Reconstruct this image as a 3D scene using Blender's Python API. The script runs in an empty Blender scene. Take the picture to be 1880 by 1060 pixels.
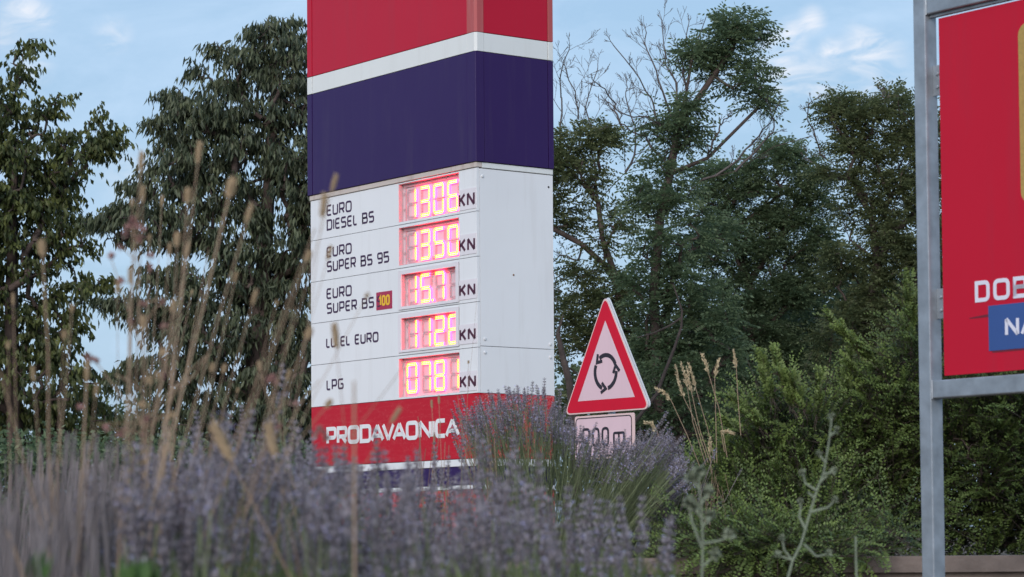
import bpy, math, random
import numpy as np
from mathutils import Matrix, Vector

random.seed(7)
RG = np.random.default_rng(11)
S = bpy.context.scene
COL = S.collection
PI = math.pi

# ------------------------------------------------------------------ camera
EYE = 1.20                                   # metres above the road
FPX, CX, CY = 4742.6, 940.0, 747.2           # focal length and principal point in photo pixels
CF = np.array([0., .998548, .05387]); CR = np.array([.999972, .000401, -.007434]); CU = np.array([.007445, -.053868, .998520])
cd = bpy.data.cameras.new('camera'); cam = bpy.data.objects.new('camera', cd); COL.objects.link(cam)
cd.sensor_width = 36.0; cd.lens = FPX / 1880 * 36.0; cd.shift_y = 217.2 / 1880
cd.clip_start = 0.1; cd.clip_end = 6000
m = Matrix(((CR[0], CU[0], -CF[0], 0), (CR[1], CU[1], -CF[1], 0), (CR[2], CU[2], -CF[2], EYE), (0, 0, 0, 1)))
cam.matrix_world = m
cd.dof.use_dof = True; cd.dof.focus_distance = 14.5; cd.dof.aperture_fstop = 10.0
S.camera = cam

# ------------------------------------------------------------------ light
SUN_EL, SUN_AZ = math.radians(26), math.radians(196)     # a soft, low glow behind the photographer
w = bpy.data.worlds.new('World'); S.world = w; w.use_nodes = True
nt = w.node_tree; nt.nodes.clear()
N = nt.nodes.new; LK = nt.links.new
out = N('ShaderNodeOutputWorld'); bg = N('ShaderNodeBackground'); LK(bg.outputs[0], out.inputs[0])
sky = N('ShaderNodeTexSky'); sky.sky_type = 'NISHITA'; sky.sun_disc = False
sky.sun_elevation = SUN_EL; sky.sun_rotation = SUN_AZ; sky.air_density = 1.2; sky.dust_density = 2.5; sky.ozone_density = 1.5
tc = N('ShaderNodeTexCoord')
def mixc(f, a, b, typ='MIX'):
    n = N('ShaderNodeMix'); n.data_type = 'RGBA'; n.blend_type = typ
    for s_, v in ((n.inputs[0], f), (n.inputs[6], a), (n.inputs[7], b)):
        if isinstance(v, (int, float)): s_.default_value = v
        elif isinstance(v, tuple): s_.default_value = v
        else: LK(v, s_)
    return n.outputs[2]
def wmath(op, a, b=None, c=None):
    n = N('ShaderNodeMath'); n.operation = op
    for i, v in enumerate((a, b, c)):
        if v is None: continue
        if isinstance(v, (int, float)): n.inputs[i].default_value = v
        else: LK(v, n.inputs[i])
    return n.outputs[0]
# thin high veil over the blue: an even pale layer, plus torn wisps
base = mixc(0.62, sky.outputs[0], (3.7, 5.75, 8.4, 1))
mp = N('ShaderNodeMapping'); mp.inputs['Scale'].default_value = (1.0, 1.0, 2.6); mp.inputs['Rotation'].default_value = (0.1, 0.35, 0.2)
LK(tc.outputs['Generated'], mp.inputs[0])
n1 = N('ShaderNodeTexNoise'); n1.inputs['Scale'].default_value = 13; n1.inputs['Detail'].default_value = 9; n1.inputs['Roughness'].default_value = .62
n1.inputs['Distortion'].default_value = .5
LK(mp.outputs[0], n1.inputs[0])
n2 = N('ShaderNodeTexNoise'); n2.inputs['Scale'].default_value = 48; n2.inputs['Detail'].default_value = 8; n2.inputs['Roughness'].default_value = .62; n2.inputs['Distortion'].default_value = .9
LK(mp.outputs[0], n2.inputs[0])
veil = N('ShaderNodeMapRange'); veil.inputs[1].default_value = .38; veil.inputs[2].default_value = .72; LK(n1.outputs[0], veil.inputs[0])
base = mixc(wmath('MULTIPLY', veil.outputs[0], .62), base, (5.3, 6.9, 8.9, 1))
def skydir(px, py):
    v = CF * FPX + CR * (px - CX) - CU * (py - CY); v = v / np.linalg.norm(v); return tuple(float(q) for q in v)
def wisp(px, py, rad, amt, lo=.44, hi=.68):
    """a real little cloud: a patch of torn noise round one direction of the sky"""
    global base
    d = N('ShaderNodeVectorMath'); d.operation = 'DISTANCE'; LK(tc.outputs['Generated'], d.inputs[0]); d.inputs[1].default_value = skydir(px, py)
    r = N('ShaderNodeMapRange'); r.interpolation_type = 'SMOOTHSTEP'; r.inputs[1].default_value = 0; r.inputs[2].default_value = rad / FPX
    r.inputs[3].default_value = 1; r.inputs[4].default_value = 0; LK(d.outputs['Value'], r.inputs[0])
    k = N('ShaderNodeMapRange'); k.inputs[1].default_value = lo; k.inputs[2].default_value = hi; LK(n2.outputs[0], k.inputs[0])
    f = wmath('MULTIPLY', wmath('MULTIPLY', r.outputs[0], k.outputs[0]), amt)
    base = mixc(f, base, (8.2, 8.3, 8.8, 1))
for a in ((1490, 38, 36, .9, .32, .6), (1455, 62, 40, .8, .32, .6), (1415, 75, 30, .6, .32, .6), (1440, 125, 75, .8, .36, .62), (1500, 150, 60, .6, .38, .62), (1525, 92, 34, .9, .34, .58), (1585, 85, 60, .8, .38, .62), (1630, 100, 50, .5), (208, 62, 45, .6, .42, .66), (40, 22, 60, .8, .4, .65), (80, 35, 40, .5), (8, 70, 40, .5, .3, .6),
          (1600, 150, 120, .4), (60, 125, 50, .5), (250, 330, 90, .35, .3, .6)):
    wisp(*a)
LK(base, bg.inputs[0]); bg.inputs[1].default_value = 0.093

sd = bpy.data.lights.new('sun', 'SUN'); so = bpy.data.objects.new('sun', sd); COL.objects.link(so)
sd.energy = 1.5; sd.angle = math.radians(35); sd.color = (1.0, .955, .97)
az = SUN_AZ
sv = Vector((math.sin(az) * math.cos(SUN_EL), math.cos(az) * math.cos(SUN_EL), math.sin(SUN_EL)))
so.rotation_euler = sv.to_track_quat('Z', 'Y').to_euler()
so.location = (0, -5, 8)

S.view_settings.view_transform = 'Standard'; S.view_settings.look = 'None'
S.view_settings.exposure = 0.32; S.view_settings.gamma = 1.0; S.view_settings.use_curve_mapping = False
S.render.engine = 'CYCLES'
S.cycles.max_bounces = 6; S.cycles.diffuse_bounces = 3; S.cycles.glossy_bounces = 2; S.cycles.transmission_bounces = 3; S.cycles.transparent_max_bounces = 4
S.cycles.sample_clamp_indirect = 4.0

# ------------------------------------------------------------------ helpers
def ray(px, py): return CF * FPX + CR * (px - CX) - CU * (py - CY)
def at(px, py, d):
    """the real point that lies d metres down the road (y = d) in the direction of a photo pixel"""
    v = ray(px, py); v = v * (d / v[1]); return np.array([v[0], v[1], v[2] + EYE])
def tag(o, label=None, cat=None, group=None, kind=None):
    if label: o['label'] = label
    if cat: o['category'] = cat
    if group: o['group'] = group
    if kind: o['kind'] = kind
    return o
def empty(name, loc=(0, 0, 0), rz=0, **k):
    o = bpy.data.objects.new(name, None); COL.objects.link(o); o.location = loc; o.rotation_euler = (0, 0, rz); o.empty_display_size = .1
    return tag(o, **k)
def link(name, me, parent=None, loc=None):
    o = bpy.data.objects.new(name, me); COL.objects.link(o)
    if parent: o.parent = parent
    if loc is not None: o.location = loc
    return o

# ---- materials
def mat(name, col, rough=.6, metal=0., emit=None, es=0., bump=0., bscale=60., var=0., vscale=8., spec=.5, coat=0.):
    mm = bpy.data.materials.new(name); mm.use_nodes = True; t = mm.node_tree
    b = t.nodes['Principled BSDF']; b.inputs['Base Color'].default_value = (*col, 1); b.inputs['Roughness'].default_value = rough
    b.inputs['Metallic'].default_value = metal; b.inputs['Specular IOR Level'].default_value = spec; b.inputs['Coat Weight'].default_value = coat
    if emit: b.inputs['Emission Color'].default_value = (*emit, 1); b.inputs['Emission Strength'].default_value = es
    if bump or var:
        c = t.nodes.new('ShaderNodeTexCoord')
        n = t.nodes.new('ShaderNodeTexNoise'); n.inputs['Scale'].default_value = vscale; n.inputs['Detail'].default_value = 8; t.links.new(c.outputs['Object'], n.inputs[0])
        if var:
            mx = t.nodes.new('ShaderNodeMix'); mx.data_type = 'RGBA'
            mx.inputs[6].default_value = (*[v * (1 - var) for v in col], 1); mx.inputs[7].default_value = (*[min(1, v * (1 + var)) for v in col], 1)
            r = t.nodes.new('ShaderNodeMapRange'); r.inputs[1].default_value = .3; r.inputs[2].default_value = .7
            t.links.new(n.outputs[0], r.inputs[0]); t.links.new(r.outputs[0], mx.inputs[0]); t.links.new(mx.outputs[2], b.inputs['Base Color'])
        if bump:
            n2 = t.nodes.new('ShaderNodeTexNoise'); n2.inputs['Scale'].default_value = bscale; n2.inputs['Detail'].default_value = 5; t.links.new(c.outputs['Object'], n2.inputs[0])
            bp = t.nodes.new('ShaderNodeBump'); bp.inputs['Strength'].default_value = bump; bp.inputs['Distance'].default_value = .01
            t.links.new(n2.outputs[0], bp.inputs['Height']); t.links.new(bp.outputs[0], b.inputs['Normal'])
    return mm
def leafmat(name, dark, light, trans=.25, rough=.5):
    """colour runs from dark to light by the tint each leaf carries; thin leaves let a little light through"""
    mm = bpy.data.materials.new(name); mm.use_nodes = True; t = mm.node_tree
    b = t.nodes['Principled BSDF']; b.inputs['Roughness'].default_value = rough; b.inputs['Specular IOR Level'].default_value = .35
    a = t.nodes.new('ShaderNodeAttribute'); a.attribute_name = 'tint'
    mx = t.nodes.new('ShaderNodeMix'); mx.data_type = 'RGBA'; mx.inputs[6].default_value = (*dark, 1); mx.inputs[7].default_value = (*light, 1)
    t.links.new(a.outputs['Fac'], mx.inputs[0]); t.links.new(mx.outputs[2], b.inputs['Base Color'])
    if trans:
        tr = t.nodes.new('ShaderNodeBsdfTranslucent'); ms = t.nodes.new('ShaderNodeMixShader'); ms.inputs[0].default_value = trans
        t.links.new(mx.outputs[2], tr.inputs[0]); t.links.new(b.outputs[0], ms.inputs[1]); t.links.new(tr.outputs[0], ms.inputs[2])
        t.links.new(ms.outputs[0], t.nodes['Material Output'].inputs[0])
    return mm

# ---- mesh builders
class MB:
    def __init__(s): s.v = []; s.f = []; s.m = []
    def box(s, x0, x1, y0, y1, z0, z1, mi=0, front=None):
        b = len(s.v)
        s.v += [(x0, y0, z0), (x1, y0, z0), (x1, y1, z0), (x0, y1, z0), (x0, y0, z1), (x1, y0, z1), (x1, y1, z1), (x0, y1, z1)]
        fs = [(0, 3, 2, 1), (4, 5, 6, 7), (0, 1, 5, 4), (1, 2, 6, 5), (2, 3, 7, 6), (3, 0, 4, 7)]
        for i, f in enumerate(fs): s.f.append(tuple(b + k for k in f)); s.m.append(front if (front is not None and i == 2) else mi)
    def prism(s, pts, y0, y1, mi=0):
        """outline in x,z (anticlockwise seen from -y) given depth along y"""
        b = len(s.v); n = len(pts)
        s.v += [(x, y0, z) for x, z in pts] + [(x, y1, z) for x, z in pts]
        s.f.append(tuple(b + i for i in range(n))); s.f.append(tuple(b + n + i for i in reversed(range(n)))); s.m += [mi, mi]
        for i in range(n): j = (i + 1) % n; s.f.append((b + i, b + n + i, b + n + j, b + j)); s.m.append(mi)
    def frame(s, outer, inner, y0, y1, mi=0):
        """ring between two outlines of equal count"""
        b = len(s.v); n = len(outer)
        for y in (y0, y1): s.v += [(x, y, z) for x, z in outer] + [(x, y, z) for x, z in inner]
        for i in range(n):
            j = (i + 1) % n
            s.f += [(b + i, b + j, b + n + j, b + n + i), (b + 2 * n + i, b + 3 * n + i, b + 3 * n + j, b + 2 * n + j),
                    (b + i, b + 2 * n + i, b + 2 * n + j, b + j), (b + n + i, b + n + j, b + 3 * n + j, b + 3 * n + i)]
            s.m += [mi] * 4
    def ribbon(s, pts, t, y0, y1, closed=False, mi=0):
        """a stroke of width t along points in x,z"""
        P = [np.array(p, float) for p in pts]; n = len(P); L = []; R_ = []
        for i in range(n):
            a = P[i - 1] if (i > 0 or closed) else None; c = P[(i + 1) % n] if (i < n - 1 or closed) else None
            d1 = (P[i] - a) if a is not None else (c - P[i]); d2 = (c - P[i]) if c is not None else d1
            d1 = d1 / (np.linalg.norm(d1) + 1e-9); d2 = d2 / (np.linalg.norm(d2) + 1e-9)
            n1_ = np.array([-d1[1], d1[0]]); n2_ = np.array([-d2[1], d2[0]]); mm = n1_ + n2_; l = np.linalg.norm(mm)
            mm = mm / l if l > .3 else n1_; k = 1 / max(.45, mm @ n1_)
            L.append(P[i] + mm * t / 2 * k); R_.append(P[i] - mm * t / 2 * k)
        b = len(s.v)
        for y in (y0, y1): s.v += [(q[0], y, q[1]) for q in L] + [(q[0], y, q[1]) for q in R_]
        for i in range(n if closed else n - 1):
            j = (i + 1) % n
            s.f += [(b + i, b + n + i, b + n + j, b + j), (b + i, b + j, b + 2 * n + j, b + 2 * n + i), (b + n + i, b + 3 * n + i, b + 3 * n + j, b + n + j)]; s.m += [mi] * 3
    def tube(s, pts, rads, k=6, mi=0):
        b = len(s.v); pts = [np.array(p, float) for p in pts]
        for i, p in enumerate(pts):
            d = pts[min(i + 1, len(pts) - 1)] - pts[max(i - 1, 0)]; d = d / (np.linalg.norm(d) + 1e-9)
            u = np.cross(d, [0.31, 1, .17]); u /= np.linalg.norm(u); v = np.cross(d, u)
            r = rads[i] if hasattr(rads, '__len__') else rads
            for q in range(k): a = 2 * PI * q / k; s.v.append(tuple(p + r * (u * math.cos(a) + v * math.sin(a))))
        for i in range(len(pts) - 1):
            for q in range(k):
                q2 = (q + 1) % k; s.f.append((b + i * k + q, b + i * k + q2, b + (i + 1) * k + q2, b + (i + 1) * k + q)); s.m.append(mi)
        s.f.append(tuple(b + q for q in reversed(range(k)))); s.f.append(tuple(b + (len(pts) - 1) * k + q for q in range(k))); s.m += [mi, mi]
    def mesh(s, name, mats):
        me = bpy.data.meshes.new(name); me.from_pydata(s.v, [], s.f)
        for q in (mats if isinstance(mats, (list, tuple)) else [mats]): me.materials.append(q)
        me.polygons.foreach_set('material_index', s.m); me.update(); return me
    def build(s, name, mats, parent=None, bevel=0):
        o = link(name, s.mesh(name, mats), parent)
        if bevel:
            bv = o.modifiers.new('bevel', 'BEVEL'); bv.width = bevel; bv.segments = 2; bv.limit_method = 'ANGLE'
        return o
def fastmesh(name, V, F, mats, tint=None, mi=None, smooth=False):
    V = np.ascontiguousarray(V, dtype=np.float32); F = np.ascontiguousarray(F, dtype=np.int32); nf, k = F.shape
    me = bpy.data.meshes.new(name)
    me.vertices.add(len(V)); me.vertices.foreach_set('co', V.ravel())
    me.loops.add(nf * k); me.loops.foreach_set('vertex_index', F.ravel())
    me.polygons.add(nf); me.polygons.foreach_set('loop_start', np.arange(0, nf * k, k, dtype=np.int32))
    for q in (mats if isinstance(mats, (list, tuple)) else [mats]): me.materials.append(q)
    if mi is not None: me.polygons.foreach_set('material_index', np.ascontiguousarray(mi, dtype=np.int32))
    if smooth: me.polygons.foreach_set('use_smooth', np.ones(nf, dtype=bool))
    me.update(calc_edges=True)
    if tint is not None:
        a = me.attributes.new('tint', 'FLOAT', 'FACE'); a.data.foreach_set('value', np.ascontiguousarray(tint, dtype=np.float32))
    return me
def nrm(a): return a / (np.linalg.norm(a, axis=-1, keepdims=True) + 1e-9)
def rvec(n, s=1.): return RG.normal(size=(n, 3)) * s
def folded(P, D, W, L, wd, tint, fold=.35, mid=.42):
    """n leaves of four triangles each, folded along the midrib"""
    D = nrm(D); W = nrm(np.cross(D, np.cross(W, D))); U = np.cross(D, W); n = len(P); L = L[:, None]; wd = wd[:, None]
    m_ = P + D * L * mid
    V = np.stack([P, m_ + W * wd / 2 + U * wd * fold, m_, m_ - W * wd / 2 + U * wd * fold, P + D * L - U * L * .06], 1).reshape(-1, 3)
    b = np.arange(n)[:, None, None] * 5
    F = (b + np.array([[0, 1, 2], [0, 2, 3], [1, 4, 2], [2, 4, 3]])[None]).reshape(-1, 3)
    return V, F, np.repeat(tint, 4)
def diamonds(P, D, W, L, wd, tint, mid=.5):
    """n flat leaflets of two triangles each"""
    D = nrm(D); W = nrm(np.cross(D, np.cross(W, D))); L = L[:, None]; wd = wd[:, None]; n = len(P)
    m_ = P + D * L * mid
    V = np.stack([P, m_ + W * wd / 2, P + D * L, m_ - W * wd / 2], 1).reshape(-1, 3)
    b = np.arange(n)[:, None, None] * 4
    F = (b + np.array([[0, 1, 2], [0, 2, 3]])[None]).reshape(-1, 3)
    return V, F, np.repeat(tint, 2)
def frusta(P0, P1, R0, R1, k=4):
    n = len(P0); D = nrm(P1 - P0); U = nrm(np.cross(D, np.array([.31, 1, .17]))); W = np.cross(D, U)
    a = np.arange(k) * 2 * PI / k; c = np.cos(a)[None, :, None]; s_ = np.sin(a)[None, :, None]
    ring = U[:, None] * c + W[:, None] * s_
    V = np.concatenate([P0[:, None] + ring * R0[:, None, None], P1[:, None] + ring * R1[:, None, None]], 1).reshape(-1, 3)
    i = np.arange(k); j = (i + 1) % k
    F = (np.arange(n)[:, None, None] * 2 * k + np.stack([i, j, j + k, i + k], 1)[None]).reshape(-1, 4)
    return V, F
def cat_(parts):
    V = []; F = []; T = []; o = 0
    for p in parts: V.append(p[0]); F.append(p[1] + o); T.append(p[2]); o += len(p[0])
    return np.concatenate(V), np.concatenate(F), np.concatenate(T)

# ---- lettering drawn with strokes
def rounded(pts, r, closed=False):
    out = []; n = len(pts)
    for i, p in enumerate(pts):
        rr = r if not isinstance(r, (list, tuple)) else r[i]
        if rr <= 0 or (not closed and i in (0, n - 1)): out.append(p); continue
        a = np.array(pts[i - 1], float); b = np.array(p, float); c = np.array(pts[(i + 1) % n], float)
        la = np.linalg.norm(a - b); lc = np.linalg.norm(c - b); q = min(rr, la * .49, lc * .49)
        A = b + (a - b) / la * q; C_ = b + (c - b) / lc * q
        for t in (0, .25, .5, .75, 1): out.append(tuple(A * (1 - t) ** 2 + b * 2 * t * (1 - t) + C_ * t * t))
    return out
# glyph -> (width, [(closed, corner radius or list, points)])  in cap heights
GL = {
 'E': (.46, [(0, .26, [(1, 1), (0, 1), (0, 0), (1, 0)]), (0, 0, [(0, .5), (.88, .5)])]),
 'U': (.50, [(0, .24, [(0, 1), (0, 0), (1, 0), (1, 1)])]),
 'R': (.50, [(0, [0, 0, .2, .2, 0], [(0, 0), (0, 1), (1, 1), (1, .42), (0, .42)]), (0, 0, [(.5, .42), (1, 0)])]),
 'O': (.56, [(1, .28, [(0, 0), (0, 1), (1, 1), (1, 0)])]),
 'D': (.54, [(1, [0, 0, .26, .26], [(0, 0), (0, 1), (1, 1), (1, 0)])]),
 'I': (.0, [(0, 0, [(0, 0), (0, 1)])]),
 'S': (.50, [(0, .2, [(1, 1), (0, 1), (0, .52), (1, .52), (1, 0), (0, 0)])]),
 'L': (.36, [(0, .22, [(0, 1), (0, 0), (1, 0)])]),
 'P': (.48, [(0, [0, 0, .2, .2, 0], [(0, 0), (0, 1), (1, 1), (1, .38), (0, .38)])]),
 'B': (.52, [(1, [0, 0, .18, .18, 0], [(0, 0), (0, 1), (.9, 1), (.9, .53), (0, .53)]), (1, [0, 0, .2, .2], [(0, 0), (0, .53), (1, .53), (1, 0)])]),
 '9': (.50, [(0, .2, [(1, .45), (0, .45), (0, 1), (1, 1), (1, 0), (.1, 0)])]),
 '5': (.50, [(0, [0, 0, 0, .2, .2, 0], [(1, 1), (0, 1), (0, .56), (1, .56), (1, 0), (0, 0)])]),
 'N': (.58, [(0, 0, [(0, 0), (0, 1)]), (0, 0, [(0, 1), (1, 0)]), (0, 0, [(1, 0), (1, 1)])]),
 'K': (.50, [(0, 0, [(0, 0), (0, 1)]), (0, 0, [(1, 1), (.1, .46)]), (0, 0, [(.3, .58), (1, 0)])]),
 'G': (.52, [(0, .22, [(1, 1), (0, 1), (0, 0), (1, 0), (1, .5), (.5, .5)])]),
 'A': (.66, [(0, 0, [(0, 0), (.5, 1)]), (0, 0, [(.5, 1), (1, 0)]), (0, 0, [(.2, .3), (.8, .3)])]),
 'V': (.60, [(0, 0, [(0, 1), (.5, 0)]), (0, 0, [(.5, 0), (1, 1)])]),
 'C': (.48, [(0, .26, [(1, 1), (0, 1), (0, 0), (1, 0)])]),
 '0': (.46, [(1, .24, [(0, 0), (0, 1), (1, 1), (1, 0)])]),
 '1': (.22, [(0, 0, [(0, .78), (.8, 1), (.8, 0)])]),
 '2': (.48, [(0, [0, .24, .24, .1, 0], [(0, .78), (0, 1), (1, 1), (1, .55), (0, 0.02)]), (0, 0, [(0, 0), (1, 0)])]),
 'm': (.62, [(0, [0, .1, .1, 0], [(0, 0), (0, .68), (1, .68), (1, 0)]), (0, 0, [(.5, .68), (.5, 0)])]),
 ' ': (.22, []),
}
def write(mb, text, x0, x1, z0, z1, t, y0, y1, gap=.2, mi=0):
    """text fitted between x0..x1 and z0..z1 with stroke width t"""
    h = z1 - z0 - t; tot = sum(GL[c][0] for c in text) + gap * (len(text) - 1); sx = (x1 - x0 - t) / tot; x = x0 + t / 2
    for c in text:
        w_, st = GL[c]
        for closed, r, pts in st:
            P = [(x + p[0] * w_ * sx, z0 + t / 2 + p[1] * h) for p in pts]
            rr = [q * h for q in r] if isinstance(r, list) else r * h
            mb.ribbon(rounded(P, rr, closed), t, y0, y1, bool(closed), mi)
        x += (w_ + gap) * sx

def letters(parent, material, text, x0, x1, z0, z1, t, y0, y1, gap=.2):
    kern = {'AV': -.16, 'VA': -.16, 'DA': -.06, 'CA': -.10, 'AO': -.05, 'AQ': -.05}
    h = z1 - z0 - t; tot = sum(GL[c][0] for c in text) + gap * (len(text) - 1) + sum(kern.get(text[i:i + 2], 0) for i in range(len(text))); sx = (x1 - x0 - t) / tot; x = x0 + t / 2
    for i, c in enumerate(text):
        wd = GL[c][0] * sx
        if c != ' ':
            b = MB()
            for closed, r, pts in GL[c][1]:
                b.ribbon(rounded([(x + p[0] * wd, z0 + t / 2 + p[1] * h) for p in pts], [q * h for q in r] if isinstance(r, list) else r * h, closed), t, y0, y1, bool(closed))
            b.build('letter' if c.isalpha() else 'numeral', material, parent)
        x += wd + (gap + kern.get(text[i:i + 2], 0)) * sx

# ------------------------------------------------------------------ materials
def panelmat(name, col, rough=.35, dirt=(.25, .22, .2), amt=.35, streak=True, coat=.0, rib=False, crack=None, fade=None):
    """enamelled sheet: slight fading, rain streaks and dirt of its own"""
    mm = bpy.data.materials.new(name); mm.use_nodes = True; t = mm.node_tree; b = t.nodes['Principled BSDF']
    b.inputs['Roughness'].default_value = rough; b.inputs['Coat Weight'].default_value = coat; b.inputs['Specular IOR Level'].default_value = .22
    c = t.nodes.new('ShaderNodeTexCoord'); mp_ = t.nodes.new('ShaderNodeMapping'); mp_.inputs['Scale'].default_value = (14, 14, 1.2); t.links.new(c.outputs['Object'], mp_.inputs[0])
    n = t.nodes.new('ShaderNodeTexNoise'); n.inputs['Scale'].default_value = 1.; n.inputs['Detail'].default_value = 9; n.inputs['Roughness'].default_value = .65; t.links.new(mp_.outputs[0], n.inputs[0])
    r = t.nodes.new('ShaderNodeMapRange'); r.inputs[1].default_value = .52; r.inputs[2].default_value = .85; r.inputs[4].default_value = amt; t.links.new(n.outputs[0], r.inputs[0])
    n3 = t.nodes.new('ShaderNodeTexNoise'); n3.inputs['Scale'].default_value = 2.2; n3.inputs['Detail'].default_value = 6; t.links.new(c.outputs['Object'], n3.inputs[0])
    mv = t.nodes.new('ShaderNodeMix'); mv.data_type = 'RGBA'; mv.inputs[6].default_value = (*[v * .93 for v in col], 1); mv.inputs[7].default_value = (*[min(1, v * 1.06) for v in col], 1)
    t.links.new(n3.outputs[0], mv.inputs[0])
    mx = t.nodes.new('ShaderNodeMix'); mx.data_type = 'RGBA'; mx.inputs[7].default_value = (*dirt, 1)
    t.links.new(mv.outputs[2], mx.inputs[6]); t.links.new(r.outputs[0], mx.inputs[0]); last = mx.outputs[2]
    if crack:
        vo = t.nodes.new('ShaderNodeTexVoronoi'); vo.feature = 'DISTANCE_TO_EDGE'; vo.inputs['Scale'].default_value = crack[1]
        wn = t.nodes.new('ShaderNodeTexNoise'); wn.inputs['Scale'].default_value = 60; t.links.new(c.outputs['Object'], wn.inputs[0])
        ad = t.nodes.new('ShaderNodeMix'); ad.data_type = 'VECTOR'; ad.inputs[0].default_value = .05; m4 = t.nodes.new('ShaderNodeMapping'); m4.inputs['Scale'].default_value = crack[2]
        t.links.new(c.outputs['Object'], m4.inputs[0]); t.links.new(m4.outputs[0], ad.inputs[4]); t.links.new(wn.outputs['Color'], ad.inputs[5]); t.links.new(ad.outputs[1], vo.inputs['Vector'])
        cr = t.nodes.new('ShaderNodeMapRange'); cr.inputs[1].default_value = 0; cr.inputs[2].default_value = crack[3]; cr.inputs[3].default_value = crack[4]; cr.inputs[4].default_value = 0; t.links.new(vo.outputs['Distance'], cr.inputs[0])
        mc = t.nodes.new('ShaderNodeMix'); mc.data_type = 'RGBA'; mc.inputs[7].default_value = (*crack[0], 1); t.links.new(last, mc.inputs[6]); t.links.new(cr.outputs[0], mc.inputs[0]); last = mc.outputs[2]
    t.links.new(last, b.inputs['Base Color'])
    bn = t.nodes.new('ShaderNodeTexNoise'); bn.inputs['Scale'].default_value = 3.; bn.inputs['Detail'].default_value = 3; t.links.new(c.outputs['Object'], bn.inputs[0])
    bp = t.nodes.new('ShaderNodeBump'); bp.inputs['Strength'].default_value = .12; bp.inputs['Distance'].default_value = .02; t.links.new(bn.outputs[0], bp.inputs['Height']); t.links.new(bp.outputs[0], b.inputs['Normal'])
    return mm
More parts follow.
